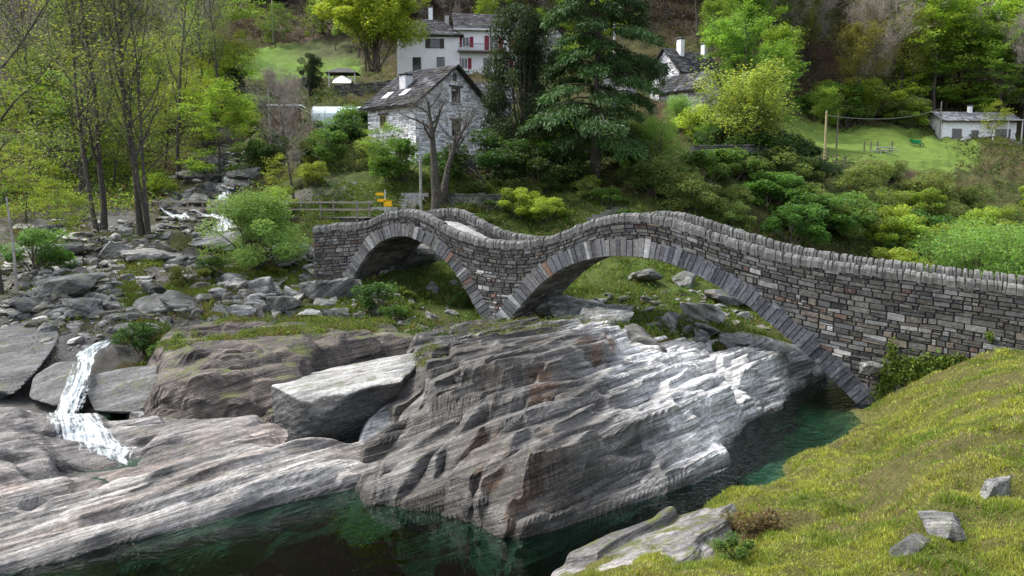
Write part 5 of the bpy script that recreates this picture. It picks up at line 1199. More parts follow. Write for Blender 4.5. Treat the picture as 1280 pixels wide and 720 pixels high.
# ------------------------------------------------------------------ blades of the grass slopes
def grass(name, label, X, Y, h, seed, cols, w=.012):
    rg = np.random.default_rng(seed); n = len(X); Z = tz(X, Y); hh = h * rg.uniform(.4, 1.4, n) * (1 + .5 * fbm(X * .8, Y * .8, 0, seed, 3))
    a = rg.uniform(0, 6.28, n); ln = rg.normal(size=(n, 2)) * .55 * hh[:, None]; ln[:, 0] += -.15 * hh; wd = w * rg.uniform(.7, 1.4, n) * (Y / 14) ** .8
    s = np.stack([np.cos(a), np.sin(a)], 1) * wd[:, None]
    p = np.stack([X, Y], 1); V = np.zeros((n, 3, 3)); V[:, 0, :2] = p - s; V[:, 1, :2] = p + s; V[:, 2, :2] = p + ln; V[:, 0, 2] = V[:, 1, 2] = Z - .02; V[:, 2, 2] = Z + hh
    hh *= .6 + .7 * sstep(-.5, .7, fbm(X * 2.4, Y * 2.4, 0, 71, 3)); V[:, 2, 2] = Z + hh
    t = np.clip(.5 + .45 * fbm(X * 2.4, Y * 2.4, 0, 72, 3) + .6 * fbm(X * .8, Y * .8, 0, seed + 3, 5) + rg.normal(0, .25, n), 0, 1)[:, None]
    c = np.array(cols[0]) * (1 - t) + np.array(cols[1]) * t
    dry = (rg.random(n) < .12 + .25 * sstep(.2, .6, fbm(X * .5, Y * .5, 0, seed + 5, 4)))[:, None]; c = np.where(dry, np.array(cols[2]), c) * rg.uniform(.75, 1.25, (n, 1))
    o = mesh(name, V.reshape(-1, 3), np.arange(n * 3).reshape(n, 3), M['grassblade'], col=np.repeat(c, 3, 0)); tag(o, label, None, kind='stuff'); return o
rg = np.random.default_rng(99)
n = 520000; u = rg.uniform(640, 1420, n); d = 8.5 * (29.5 / 8.5) ** rg.random(n); X = (u - 640) / 1000 * d / .99; Z = tz(X, d)
k = (Z > .12) & (np.stack([X, d], 1) @ NB < BD - .1)
k &= ~((u < 800) & (Z < 1.3) & (d > 13)); cl_ = fbm(X * 2.4, d * 2.4, 0, 71, 3); k &= ~((cl_ < -.15) & (rg.random(n) < .55)); k &= ~((fbm(X * .9, d * .9, 0, 64, 4) > .35) & (rg.random(n) < .75))
grass('grass', 'short yellow-green grass covering the near slope at bottom right', X[k], d[k], .06, 7, [(.14, .21, .03), (.36, .39, .07), (.28, .21, .11)])
n = 90000; u = rg.uniform(330, 1000, n); d = np.sqrt(rg.uniform(33 ** 2, 56 ** 2, n)); X = (u - 640) / 1000 * d / .99
k = fbm(X * .35, d * .35, 0, 21, 3) > -.05
grass('grass', 'grass on the banks behind and under the bridge', X[k], d[k], .16, 8, [(.08, .14, .02), (.14, .20, .03), (.2, .15, .07)], w=.02)
n = 60000; u = rg.uniform(150, 440, n); d = np.sqrt(rg.uniform(29 ** 2, 44 ** 2, n)); X = (u - 640) / 1000 * d / .99
k = fbm(X * .45, d * .45, 0, 23, 3) > .15
grass('grass', 'grass between the rubble and on the ledge left of the bridge', X[k], d[k], .2, 9, [(.09, .14, .02), (.15, .20, .03), (.2, .14, .06)], w=.02)

# weeds and taller tufts scattered over the near slope
cover('weeds', 'low weeds and clover leaves scattered in the grass of the near slope', 2600, lambda rg, n: (lambda u, d: ((lambda X, k: (X[k], d[k]))((u - 640) / 1000 * d / .99, (tz((u - 640) / 1000 * d / .99, d) > .25) & (np.stack([(u - 640) / 1000 * d / .99, d], 1) @ NB < BD - .3) & (u > 900) & (fbm(u * .01, d * .6, 0, 4, 3) > -.1))))(rg.uniform(700, 1420, n), 9 * (29 / 9) ** rg.random(n)), .035, [(.10, .16, .03), (.20, .25, .05), (.16, .12, .06), (.07, .12, .03)], seed=31, hgt=.05, rad=.10, per=16)

# plants rooted on top of the bedrock
from mathutils.bvhtree import BVHTree
def bvh_of(names):
    V, Fa = [], []
    for o in C.objects:
        if o.type == 'MESH' and any(o.name.startswith(n) for n in names):
            n0 = len(V); mw = Vector(o.location); V += [mw + v.co for v in o.data.vertices]; Fa += [[i + n0 for i in p.vertices] for p in o.data.polygons]
    return BVHTree.FromPolygons(V, Fa)
BVR = bvh_of(['rock_ledge', 'rock_outcrop', 'rock_shelf'])
def rock_cover(name, label, polys, n, size, cols, seed, hgt, rad, per, thr=-.1):
    rg = np.random.default_rng(seed); P_ = []
    for poly, m in polys:
        O = np.array([P(a, b_, d)[:2] for a, b_, d in poly]); lo, hi = O.min(0), O.max(0); k = 0; t = 0
        while k < m and t < m * 20:
            t += 1; x = rg.uniform(lo, hi)
            if sdist(O, x[None])[0] < 0 or fbm(x[0] * .8, x[1] * .8, 0, seed, 3) < thr: continue
            h, nn, _, _ = BVR.ray_cast(Vector((x[0], x[1], 30)), Vector((0, 0, -1)))
            if h is None or nn.z < .55: continue
            P_.append((x[0], x[1], h.z)); k += 1
    P_ = np.array(P_); base = np.array(cols)[rg.integers(0, len(cols), len(P_))] * rg.uniform(.7, 1.3, (len(P_), 1)); c = np.repeat(P_, per, 0)
    off = rg.normal(size=(len(c), 3)) * np.array([rad, rad, hgt]); off[:, 2] = np.abs(off[:, 2])
    V, Q, _ = leaves(c + off, size, rg, (1, 1, 1), flat=.05, asp=.35); K = np.repeat(np.repeat(base, per, 0) * rg.uniform(.75, 1.25, (len(c), 1)), 4, 0)
    tag(mesh(name, V, Q, M['leaf'], col=np.clip(K, .004, .8)), label, kind='stuff')
rock_cover('ledge_grass', 'grass and herbs growing on top of the rock ledge left of the bridge', [([(200, 440, 30), (250, 412, 34), (440, 405, 36), (530, 415, 34), (430, 440, 30.5), (300, 452, 28.5), (220, 455, 28)], 1500)], 0, .10, [(.12, .18, .03), (.17, .21, .04), (.08, .12, .025), (.17, .12, .05)], 61, .08, .13, 12)
rock_cover('ledge_grass', 'tufts of grass in the cracks at the back of the river outcrop', [([(530, 440, 30), (560, 410, 35), (760, 398, 37), (830, 420, 33), (740, 440, 30), (600, 445, 29)], 420), ([(520, 470, 28), (535, 450, 29), (565, 450, 29), (560, 480, 26), (530, 490, 25.5)], 120)], 0, .09, [(.12, .17, .03), (.17, .19, .05), (.15, .11, .05)], 62, .09, .12, 12, .05)
# ------------------------------------------------------------------ houses
def frame(o, ux):                       # local (x along front, y back, z up) -> world
    o = np.array(o, float); ux = np.array([ux[0], ux[1], 0.0]); ux /= np.linalg.norm(ux); uy = np.array([-ux[1], ux[0], 0.0])
    return lambda v: o + np.atleast_2d(v)[:, :1] * ux + np.atleast_2d(v)[:, 1:2] * uy + np.atleast_2d(v)[:, 2:3] * np.array([0, 0, 1.0])
def fr(Fm, a, b_, c): return tuple(Fm([[a, b_, c]])[0])
def window(root, Fm, x, z, w, h, face='front', depth=9, fcol=(.6, .6, .6), shutters=None, sill=None, lintel=None, bars=True, y0=0.0, name='window'):
    """window on the front wall (y=y0) or on a side wall"""
    if face == 'front': G = lambda v: Fm(np.array([[p[0], y0 - p[1], p[2]] for p in v]))
    elif face == 'left': G = lambda v: Fm(np.array([[y0 - p[1], p[0], p[2]] for p in v]))
    else: G = lambda v: Fm(np.array([[y0 + p[1], p[0], p[2]] for p in v]))
    t = .07
    f = MB()
    for (a, b_, c, d) in ((x - w / 2, x - w / 2 + t, z, z + h), (x + w / 2 - t, x + w / 2, z, z + h), (x - w / 2 + t, x + w / 2 - t, z, z + t), (x - w / 2 + t, x + w / 2 - t, z + h - t, z + h)): f.box(a, b_, .02, .07, c, d, fcol, G)
    if bars: f.box(x - .025, x + .025, .02, .06, z + t, z + h - t, fcol, G)
    wo = f.build(name, M['paint'], root)
    g = MB(); g.box(x - w / 2 + t * .5, x + w / 2 - t * .5, .0, .035, z + t * .5, z + h - t * .5, (.02, .02, .025), G); g.build('pane', M['glass'], wo)
    if shutters is not None:
        for s in (-1, 1):
            m = MB(); x0 = x + s * (w / 2 + .04); x1 = x0 + s * w * .5; m.box(min(x0, x1), max(x0, x1), .02, .06, z - .02, z + h + .02, shutters, G)
            for q in range(5): m.box(min(x0, x1) + .05, max(x0, x1) - .05, .06, .075, z + .08 + q * h / 5, z + h / 5 * (q + .6), tuple(np.array(shutters) * .8), G)
            m.build('shutter', M['paint'], wo)
    if lintel: m = MB(); m.box(x - w / 2 - .22, x + w / 2 + .22, .01, .12, z + h + .01, z + h + .14, lintel, G); m.build('lintel', M['masonry'], wo)
    if sill: m = MB(); m.box(x - w / 2 - .12, x + w / 2 + .12, .01, .14, z - .12, z - .01, sill, G); m.build('sill', M['masonry'], wo)
    return wo
def stone_wall(mb, G, x0, x1, zb, ztop, hole, pal, hh=(.12, .22), ll=(.2, .6), seed=1):
    """coursed rubble facing; G maps (x, out, z); ztop is a function of x; hole(x,z) leaves openings"""
    random.seed(seed); z = zb
    while z < ztop((x0 + x1) / 2) + 6:
        h = random.uniform(*hh); x = x0; anyr = False
        while x < x1 - .04:
            L = random.uniform(*ll); a, b_ = x, min(x + L, x1); x += L
            if b_ - a < .08: continue
            t0, t1 = ztop(a), ztop(b_); za, zb_ = min(z + h, t0), min(z + h, t1)
            if min(za, zb_) - z < .03: continue
            anyr = True
            if hole and hole((a + b_) / 2, z + h / 2): continue
            e1, e2 = random.uniform(-.02, .02), random.uniform(-.02, .02); stone(mb, [(a + .01, z + .008 + e1), (b_ - .01, z + .008 + e2), (b_ - .01, zb_ - .008 + e2), (a + .01, za - .008 + e1)], -.05, random.uniform(.0, .035), .02, pick(pal), lambda u, v, q: tuple(G([[u, q, v]])[0]))
        z += h
        if not anyr: break
def slate_roof(mb, c00, c10, c01, c11, seed, pal, row=.38, wid=(.3, .7), th=.05):
    """rows of overlapping slates; c00,c10 eave ends, c01,c11 ridge ends"""
    random.seed(seed); c00, c10, c01, c11 = [np.array(c, float) for c in (c00, c10, c01, c11)]
    L = np.linalg.norm(c10 - c00); H = np.linalg.norm(c01 - c00); n = max(int(H / row), 3); nrm = np.cross(c10 - c00, c01 - c00); nrm /= np.linalg.norm(nrm); nrm *= np.sign(nrm[2])
    for r in range(n):
        t0, t1 = r / n, min((r + 1.35) / n, 1.0); x = 0.0
        while x < L:
            w = random.uniform(*wid); a, b_ = x / L, min((x + w) / L, 1); x += w
            q = lambda s, t: (c00 * (1 - s) + c10 * s) * (1 - t) + (c01 * (1 - s) + c11 * s) * t
            dt = random.uniform(-.18, .1) / n; up = nrm * (th * random.uniform(.8, 1.7)); b0 = nrm * .0
            p = [q(a + .002, t0 + dt), q(b_ - .002, t0 + dt + random.uniform(-.05, .05) / n), q(b_ - .002, t1), q(a + .002, t1)]
            V = [p[0] + up, p[1] + up, p[2] + up * .35, p[3] + up * .35, p[0] + up * .1, p[1] + up * .1, p[2] - up * .2, p[3] - up * .2]
            mb.add(V, [(0, 1, 2, 3), (4, 7, 6, 5), (0, 4, 5, 1), (1, 5, 6, 2), (2, 6, 7, 3), (3, 7, 4, 0)], c=pick(pal))
SLATE = [((.048, .048, .053), 6), ((.065, .065, .070), 5), ((.034, .034, .037), 4), ((.10, .10, .105), .8), ((.05, .048, .038), 1)]
WHITEW = [((.66, .66, .68), 7), ((.76, .76, .78), 7), ((.52, .52, .54), 3), ((.34, .33, .33), .7), ((.60, .57, .53), 1.2)]
GREYW = [((.30, .29, .28), 6), ((.40, .39, .38), 5), ((.20, .195, .19), 4), ((.5, .49, .47), 2)]
def chimney(root, Fm, x, y, z0, z1, w=.55, d=.5, col=(.6, .6, .61), cap=(.16, .16, .165)):
    m = MB(); m.box(x - w / 2, x + w / 2, y - d / 2, y + d / 2, z0, z1, col, Fm); c = m.build('chimney', M['white_masonry'], root)
    m = MB(); m.box(x - w / 2 - .1, x + w / 2 + .1, y - d / 2 - .1, y + d / 2 + .1, z1 + .14, z1 + .2, cap, Fm)
    for s in (-1, 1):
        for q in (-1, 1): m.box(x + s * w / 2 * .8 - .05, x + s * w / 2 * .8 + .05, y + q * d / 2 * .8 - .05, y + q * d / 2 * .8 + .05, z1 + .002, z1 + .138, cap, Fm)
    m.build('chimney_cap', M['masonry'], c)
def gable_house(name, label, O, ux, w, dpt, eave, ridge, pal=WHITEW, stone_=True, wallcol=(.72, .72, .73), z0=0.0, over=.45, seed=1, roofpal=SLATE, left_pal=None, row=.38):
    """gable on the front (x 0..w), ridge runs back along y"""
    root = empty(name, (0, 0, 0)); root['label'] = label; root['category'] = 'house'
    Fm = frame(O, ux)
    gz = lambda x: eave + (ridge - eave) * (1 - abs(x - w / 2) / (w / 2))
    # solid body
    V = [(0, 0, z0), (w, 0, z0), (w, 0, eave), (w / 2, 0, ridge), (0, 0, eave), (0, dpt, z0), (w, dpt, z0), (w, dpt, eave), (w / 2, dpt, ridge), (0, dpt, eave)]
    me = mesh('wall', Fm(V), [np.array([[0, 1, 2, 4], [5, 9, 7, 6], [0, 4, 9, 5], [1, 6, 7, 2], [0, 5, 6, 1]]), np.array([[4, 2, 3], [9, 8, 7]])], M['white_masonry'] if not stone_ else M['masonry'], root, col=((.26, .255, .25) if pal is WHITEW else (.08, .077, .07)) if stone_ else wallcol)
    if stone_:
        mb = MB(); stone_wall(mb, lambda v: Fm(np.array([[p[0], -p[1], p[2]] for p in v])), 0, w, z0, gz, None, pal, seed=seed)
        stone_wall(mb, lambda v: Fm(np.array([[-p[1], p[0], p[2]] for p in v])), 0, dpt, z0, lambda x: eave, None, left_pal or pal, seed=seed + 1)
        stone_wall(mb, lambda v: Fm(np.array([[w + p[1], p[0], p[2]] for p in v])), 0, dpt, z0, lambda x: eave, None, pal, seed=seed + 2)
        mb.build('stone_facing', M['white_masonry'], me)
    sl = (ridge - eave) / (w / 2); k = over; rb = MB()
    for s in (-1, 1):
        xe = w / 2 + s * (w / 2 + k); ze = eave - sl * k
        c = [(xe, -k, ze), (xe, dpt + k, ze), (w / 2, -k, ridge + .02), (w / 2, dpt + k, ridge + .02)]
        c = [np.array(fr(Fm, *q)) + np.array([0, 0, .10]) for q in c]
        dn = np.array([0, 0, -.13]); rb.add([c[0], c[1], c[3], c[2], c[0] + dn, c[1] + dn, c[3] + dn, c[2] + dn], [(0, 1, 2, 3), (4, 7, 6, 5), (0, 4, 5, 1), (1, 5, 6, 2), (2, 6, 7, 3), (3, 7, 4, 0)], c=(.05, .045, .04))
        slate_roof(rb, c[0], c[1], c[2], c[3], seed + 10 + s, roofpal, row)
    rf = rb.build('roof', M['slate'], root)
    return root, Fm, gz
# 1 limewashed stone house
O = np.array([-7.08, 60.0, 0]); ux = np.array([5.3, 6.0]); Wd = 8.0; zb = 8.0
sh, Fm, gz = gable_house('stone_house', 'whitewashed rubble stone house with slate roof behind the left arch of the bridge', (O[0], O[1], 0), ux, 8.0, 5.6, 14.35, 17.25, z0=zb, seed=500, over=.5)
for (x, z, w_, h) in ((4.1, 14.55, .95, 1.15), (4.1, 12.0, .95, 1.2), (4.1, 9.2, 1.0, 1.0)):
    window(sh, Fm, x, z, w_, h, fcol=(.12, .09, .07), lintel=(.10, .09, .085), sill=(.35, .34, .33)); m = MB()
    for s in (-1, 1): m.box(x + s * (w_ / 2 + .14) - .13, x + s * (w_ / 2 + .14) + .13, .025, .055, z, z + h, (.78, .78, .8), lambda v: Fm(np.array([[p[0], -p[1], p[2]] for p in v])))
    m.build('window_surround', M['white_masonry'], sh)
window(sh, Fm, 4.0, 16.2, .35, .55, fcol=(.08, .07, .06), bars=False)
window(sh, Fm, 3.7, 12.6, .75, .95, face='left', fcol=(.3, .22, .1), lintel=(.10, .09, .085)); window(sh, Fm, 1.6, 10.2, .7, .9, face='left', fcol=(.2, .15, .1))
chimney(sh, Fm, 1.9, 3.2, 14.6, 16.6, .75, .7)
for (y, t, l) in ((4.1, .45, .7), (2.2, .42, .5)):
    m = MB()
    x = 4.0 - 4.5 * t - 1.2; z = 14.35 + (17.25 - 14.35) * (x / 4.0) + .22
    m.box(x - .35, x + .35, y - .35, y + .35, z - .02, z + .03, (.45, .46, .48), lambda v, x=x, z=z: Fm(np.array([[p[0], p[1], p[2] + (p[0] - x) * .72] for p in v])))
    m.build('skylight', M['paint'], sh)
# lean-to at the right with dark roof
def simple_block(name, label, O, ux, w, dpt, z0, z1, wallcol, cat='house', mat='plaster'):
    root = empty(name); tag(root, label, cat); Fm = frame(O, ux); m = MB(); m.box(0, w, 0, dpt, z0, z1, wallcol, Fm); m.build('wall', M[mat] if mat != 'white_masonry' else M['white_masonry'], root); return root, Fm
def mono_roof(root, Fm, w, dpt, zf, zbk, over=.5, seed=1, name='roof', th=.16, pal=SLATE, x0=0.0, y0=0.0, smooth_=False):
    c = [fr(Fm, x0 - over, y0 - over, zf), fr(Fm, x0 + w + over, y0 - over, zf), fr(Fm, x0 - over, y0 + dpt, zbk), fr(Fm, x0 + w + over, y0 + dpt, zbk)]; c = [np.array(q) for q in c]; rb = MB(); dn = np.array([0, 0, -th])
    rb.add([c[0], c[1], c[3], c[2], c[0] + dn, c[1] + dn, c[3] + dn, c[2] + dn], [(0, 1, 2, 3), (4, 7, 6, 5), (0, 4, 5, 1), (1, 5, 6, 2), (2, 6, 7, 3), (3, 7, 4, 0)], c=(.07, .065, .06))
    slate_roof(rb, c[0], c[1], c[2], c[3], seed, pal, .4); return rb, c
b1, Fb = simple_block('outbuilding', 'grey-roofed low outbuilding behind the gable of the stone house', (-4.6, 76, 0), (1, .1), 4.6, 4, 12, 16.6, (.30, .29, .28), mat='white_masonry')
rb, _ = mono_roof(b1, Fb, 4.6, 4.0, 16.0, 18.4, seed=520); rb.build('roof', M['slate'], b1)
# 2 white house, left wing with hipped slate roof
OL_ = P(497, 115, 100); OL_[2] = 0
w1, F1 = simple_block('white_house', 'tall white house with slate hip roof and dark windows, beside the bright maple', (OL_[0], 100, 0), (1, .06), 7.6, 7, 18.0, 27.0, (1, 1, 1))
ze, zr = 26.6, 29.2; rb = MB(); k = .5
cs = {a: np.array(fr(F1, *v)) for a, v in dict(a=(-k, -k, ze), b=(7.6 + k, -k, ze), c=(7.6 + k, 7 + k, ze), d=(-k, 7 + k, ze), e=(2.6, 3.5, zr), f=(5.0, 3.5, zr)).items()}
dn = np.array([0, 0, -.15])
for (p, q, r, s) in (('a', 'b', 'e', 'f'), ('b', 'c', 'f', 'f'), ('c', 'd', 'f', 'e'), ('d', 'a', 'e', 'e')):
    slate_roof(rb, cs[p], cs[q], cs[r], cs[s], 530, SLATE, .42); rb.add([cs[p] , cs[q], cs[s] + dn * .3, cs[r] + dn * .3], [(0, 1, 2, 3)], c=(.06, .055, .05))
rb.add([cs[x] + dn * .8 for x in 'abcd'], [(0, 1, 2, 3)], c=(.06, .055, .05)); rb.build('roof', M['slate'], w1)
for x, z, w_, h in ((4.6, 25.1, 1.1, 1.1), (6.0, 24.1, .01, .01)):
    if w_ > .1: window(w1, F1, x, z, w_, h, fcol=(.10, .08, .07), shutters=(.05, .04, .035))
window(w1, F1, 5.3, 22.8, .95, 1.25, fcol=(.09, .08, .075)); window(w1, F1, 2.4, 22.0, 1.0, 2.0, fcol=(.06, .06, .08), bars=False, name='door'); window(w1, F1, -.1, 20.0, .01, .01) if False else None
chimney(w1, F1, 4.0, 3.6, 28.3, 30.6, .5, .5, (.75, .75, .76)); chimney(w1, F1, 6.0, 4.6, 27.6, 29.9, .55, .5, (.45, .43, .42))
# right wing with red shutters and balcony
OR_ = P(573, 118, 101); 
w2, F2 = simple_block('red_shuttered_house', 'long white house with red shutters and a wooden balcony under a dark slate roof', (OR_[0], 101, 0), (1, .12), 8.6, 7, 18.0, 27.6, (1, 1, 1))
rb, c = mono_roof(w2, F2, 8.6, 3.5, 27.6, 30.1, over=.55, seed=540, th=.2)
c2 = [np.array(fr(F2, *v)) for v in ((-.55, 7.6, 27.6), (9.15, 7.6, 27.6), (-.55, 3.5, 30.1), (9.15, 3.5, 30.1))]; slate_roof(rb, *c2, 541, SLATE, .42); rb.build('roof', M['slate'], w2)
m = MB(); m.box(-.55, 9.15, -.62, -.5, 27.32, 27.56, (.55, .55, .55), F2); m.build('fascia', M['paint'], w2)
RED = (.22, .015, .035)
for x, z, w_, h, s in ((1.6, 23.8, .01, .1, None),):
    pass
window(w2, F2, .95, 25.4, .9, 1.2, fcol=(.7, .7, .7), shutters=RED); window(w2, F2, 4.4, 24.95, 1.1, 1.8, fcol=(.6, .6, .6), shutters=RED, name='balcony_door'); window(w2, F2, 7.6, 25.2, 1.3, 1.3, fcol=(.7, .7, .7), shutters=RED)
window(w2, F2, .75, 22.8, .85, 1.25, fcol=(.6, .6, .6), shutters=RED); window(w2, F2, 3.6, 22.2, .9, 1.9, fcol=(.1, .08, .07), name='door'); window(w2, F2, 7.4, 22.8, 1.0, 1.1, fcol=(.6, .6, .6), shutters=RED)
m = MB(); m.box(-.1, 8.7, -1.25, -.02, 24.7, 24.85, (.22, .2, .18), F2)
bal = m.build('balcony', M['wood'], w2); m = MB(); m.box(-.1, 8.7, -1.25, -1.2, 25.55, 25.62, (.12, .10, .09), F2)
for i in range(45): m.box(-.08 + i * .195, -.05 + i * .195, -1.24, -1.21, 24.86, 25.54, (.10, .09, .085), F2)
m.build('railing', M['paint'], bal)
chimney(w2, F2, 7.2, 3.8, 29.3, 31.0, .45, .45, (.75, .75, .76))
# 3 stone house on the right behind the cedar
X3 = (808 - 640) * .092
h3, F3, _ = gable_house('stone_house', 'grey stone house with two white chimneys and steep slate roof, right of the cedar', (X3, 91.5, 0), (.6, -.8), 4.2, 7.0, 20.9, 23.2, z0=14, seed=560, over=.45, pal=WHITEW)
window(h3, F3, 2.1, 20.2, .9, 1.5, fcol=(.06, .05, .045)); chimney(h3, F3, 2.6, 1.9, 22.2, 24.3, .6, .6, (.72, .72, .73)); chimney(h3, F3, 2.5, 6.0, 22.6, 24.2, .55, .55, (.66, .66, .67))
h4, F4, _ = gable_house('stone_barn', 'low stone barn with ragged dark slate roof in front of the two-chimney house', ((872 - 640) * .084, 83.5, 0), (.8, .6), 2.6, 6.0, 18.6, 20.0, z0=12, seed=580, over=.45, pal=GREYW)
window(h4, F4, 2.4, 15.6, .8, 1.2, face='left', fcol=(.05, .04, .04))
# 4 bungalow
h5, F5, _ = gable_house('bungalow', 'low white bungalow with grey roof at the far end of the right meadow', ((1166 - 640) * .123 - 2.3, 123, 0), (.1, -1), 4.4, 11.5, 18.2, 19.4, z0=13.0, stone_=False, over=.6, seed=600, row=.6, roofpal=[((.17, .175, .19), 1), ((.14, .145, .16), 1)], wallcol=(.74, .74, .75))
window(h5, F5, 2.6, 1.8, 1.2, 1.4, face='right', y0=4.4, fcol=(.3, .2, .12)) if False else None
for y, z, w_, h in ((2.2, 15.4, 1.5, 1.5), (5.0, 15.4, 1.1, 1.3), (9.4, 15.1, 2.4, 1.8)): window(h5, F5, y, z, w_, h, face='right', y0=4.4, fcol=(.25, .2, .17))
window(h5, F5, 2.2, 15.0, .9, 1.9, fcol=(.08, .08, .08), name='door')
chimney(h5, F5, 2.4, 5.4, 18.9, 20.3, .5, .5, (.7, .7, .7))
m = MB(); m.box(4.4, 5.9, 6.8, 11.4, 13.6, 15.0, (.34, .33, .32), F5); pc = m.build('porch', M['white_masonry'], h5)
m = MB(); m.box(4.3, 6.3, 6.4, 11.8, 18.0, 18.12, (.45, .46, .49), F5); m.build('porch_roof', M['paint'], pc)
for y in (6.9, 9.1, 11.3): m = MB(); m.box(5.75, 5.88, y - .07, y + .07, 15.002, 17.998, (.6, .6, .6), F5); m.build('post', M['paint'], pc)
# 5 glimpses of roofs through the trees
h6, F6, _ = gable_house('stone_house', 'small stone gable with dark roof glimpsed right of the red-shuttered house', ((668 - 640) * .108, 108, 0), (1, .2), 4.6, 6, 27.5, 29.6, z0=19, seed=620, pal=GREYW, over=.4)
h7, F7, _ = gable_house('stone_hut', 'small mossy slate-roofed hut glimpsed behind the top of the cedar', ((742 - 640) * .088, 88, 0), (.9, -.4), 3.4, 4, 20.5, 22.2, z0=14, seed=640, pal=GREYW, over=.4)
# ------------------------------------------------------------------ garden structures
# overgrown wall with beams under the golden tree
def wall_thing(name, label, pts, h, th, seed, pal=GREYW, cat='wall', courses=(.14, .26), mat='masonry'):
    """free-standing rubble wall through ground points"""
    random.seed(seed); mb = MB()
    for i in range(len(pts) - 1):
        a, b_ = np.array(pts[i], float), np.array(pts[i + 1], float); L = np.linalg.norm((b_ - a)[:2]); u = (b_ - a)[:2] / L; nn = np.array([u[1], -u[0]])
        zb = min(a[2], b_[2]) - .4; G = lambda v: np.array([[a[0] + u[0] * p[0] + nn[0] * p[1], a[1] + u[1] * p[0] + nn[1] * p[1], p[2]] for p in np.atleast_2d(v)])
        zt = lambda x: a[2] + (b_[2] - a[2]) * x / L + h
        mb.add(np.vstack([G([[0, -.02, zb], [L, -.02, zb], [L, -.02, zt(L) - .03], [0, -.02, zt(0) - .03]]), G([[0, -th, zb], [L, -th, zb], [L, -th, zt(L) - .03], [0, -th, zt(0) - .03]])]), [(0, 1, 2, 3), (4, 7, 6, 5), (3, 2, 6, 7), (0, 4, 5, 1), (0, 3, 7, 4), (1, 5, 6, 2)], c=(.04, .038, .035))
        stone_wall(mb, G, 0, L, zb, zt, None, pal, hh=courses, ll=(.25, .8), seed=seed + i)
        x = 0
        while x < L:
            w = random.uniform(.3, .8); z = zt(x); e = min(x + w, L); hh = random.uniform(.05, .13)
            if e - x > .1: mb.box(x + .01, e - .01, -th - .05, .05, z, z + hh, pick(pal), G)
            x += w
    return tag(mb.build(name, M[mat]), label, cat)
DARKW = [((.10, .095, .085), 5), ((.15, .14, .13), 4), ((.06, .058, .05), 4), ((.08, .10, .05), 2)]
wall_thing('retaining_wall', 'dark ivy-grown stone retaining wall under the golden tree', [at(862, 62), at(930, 62.5), at(992, 63)], 2.0, .8, 701, DARKW)
wall_thing('field_wall', 'low stone wall below the iron fence at the corner of the right meadow', [at(1000, 73), at(1046, 74)], 1.2, .5, 702, DARKW)
wall_thing('retaining_wall', 'mossy dry-stone terrace wall on the slope above the small arch', [at(545, 54.0), at(600, 53.2), at(655, 53.5)], .9, .6, 703, DARKW)
wall_thing('garden_wall', 'low garden wall at the foot of the stone house', [at(560, 58.6), at(640, 59)], .7, .4, 704, DARKW)
wall_thing('garden_wall', 'dark stone garden wall below the bright maple', [at(425, 87), at(500, 88)], 1.2, .4, 705, DARKW)
def pole(px, d, H, r, label, col=(.16, .14, .12), cat='pole', cross=False, name='utility_pole', lean=0.0):
    p = at(px, d); m = MB(); m.tube([(0, 0, -.4), (lean * .5, 0, H * .5), (lean, 0, H)], [r, r * .9, r * .8], 8, c=col)
    if cross: m.box(-.7, .7, -.05, .05, H - .7, H - .58, col)
    for q in ((-.6, .6) if cross else (0,)): m.tube([(q + (0 if cross else lean), 0, H - .58 if cross else H), (q + (0 if cross else lean), 0, H - .42 if cross else H + .14)], .035, 6, c=(.5, .5, .5))
    o = m.build(name, M['wood']); o.location = (p[0], p[1], p[2]); return tag(o, label, cat)
pole(528, 50.3, 4.8, .10, 'slim grey wooden pole rising behind the crest of the small arch', (.22, .21, .19))
pole(763, 70, 11.5, .12, 'grey pole standing against the cedar', (.3, .3, .29), cross=True)
pole(353, 135, 7, .12, 'pale pole at the top edge of the upper meadow', (.3, .3, .28))
pole(345, 68, 5.2, .08, 'thin pole left of the little white-roofed shed', (.2, .19, .17))
pole(1022, 76, 5.2, .12, 'yellowish wooden pole beside the fence on the right meadow', (.30, .25, .13))
pole(1036, 92, 4.0, .1, 'short brown pole by the small round meadow tree', (.17, .14, .11))
pole(1161, 114, 5.2, .1, 'dark pole left of the bungalow', (.14, .13, .12))
def cable(a, b_, sag, label, r=.018):
    a, b_ = np.array(a), np.array(b_); t = np.linspace(0, 1, 16)[:, None]; p = a + (b_ - a) * t; p[:, 2] -= (4 * t * (1 - t)).ravel() * sag
    m = MB(); m.tube(p, r, 4, c=(.25, .25, .24), cap=False); return tag(m.build('cable', M['paint']), label, 'cable')
q = at(345, 68); cable((q[0], q[1], q[2] + 5.2), (-11.2, 63.4, 12.4), .5, 'thin cable from the pole by the shed down to the stone house')
q = at(1022, 76); q2 = at(1161, 114); cable((q[0], q[1], q[2] + 4.9), (q2[0], q2[1], q2[2] + 4.4), .8, 'cable crossing the right meadow between two poles')
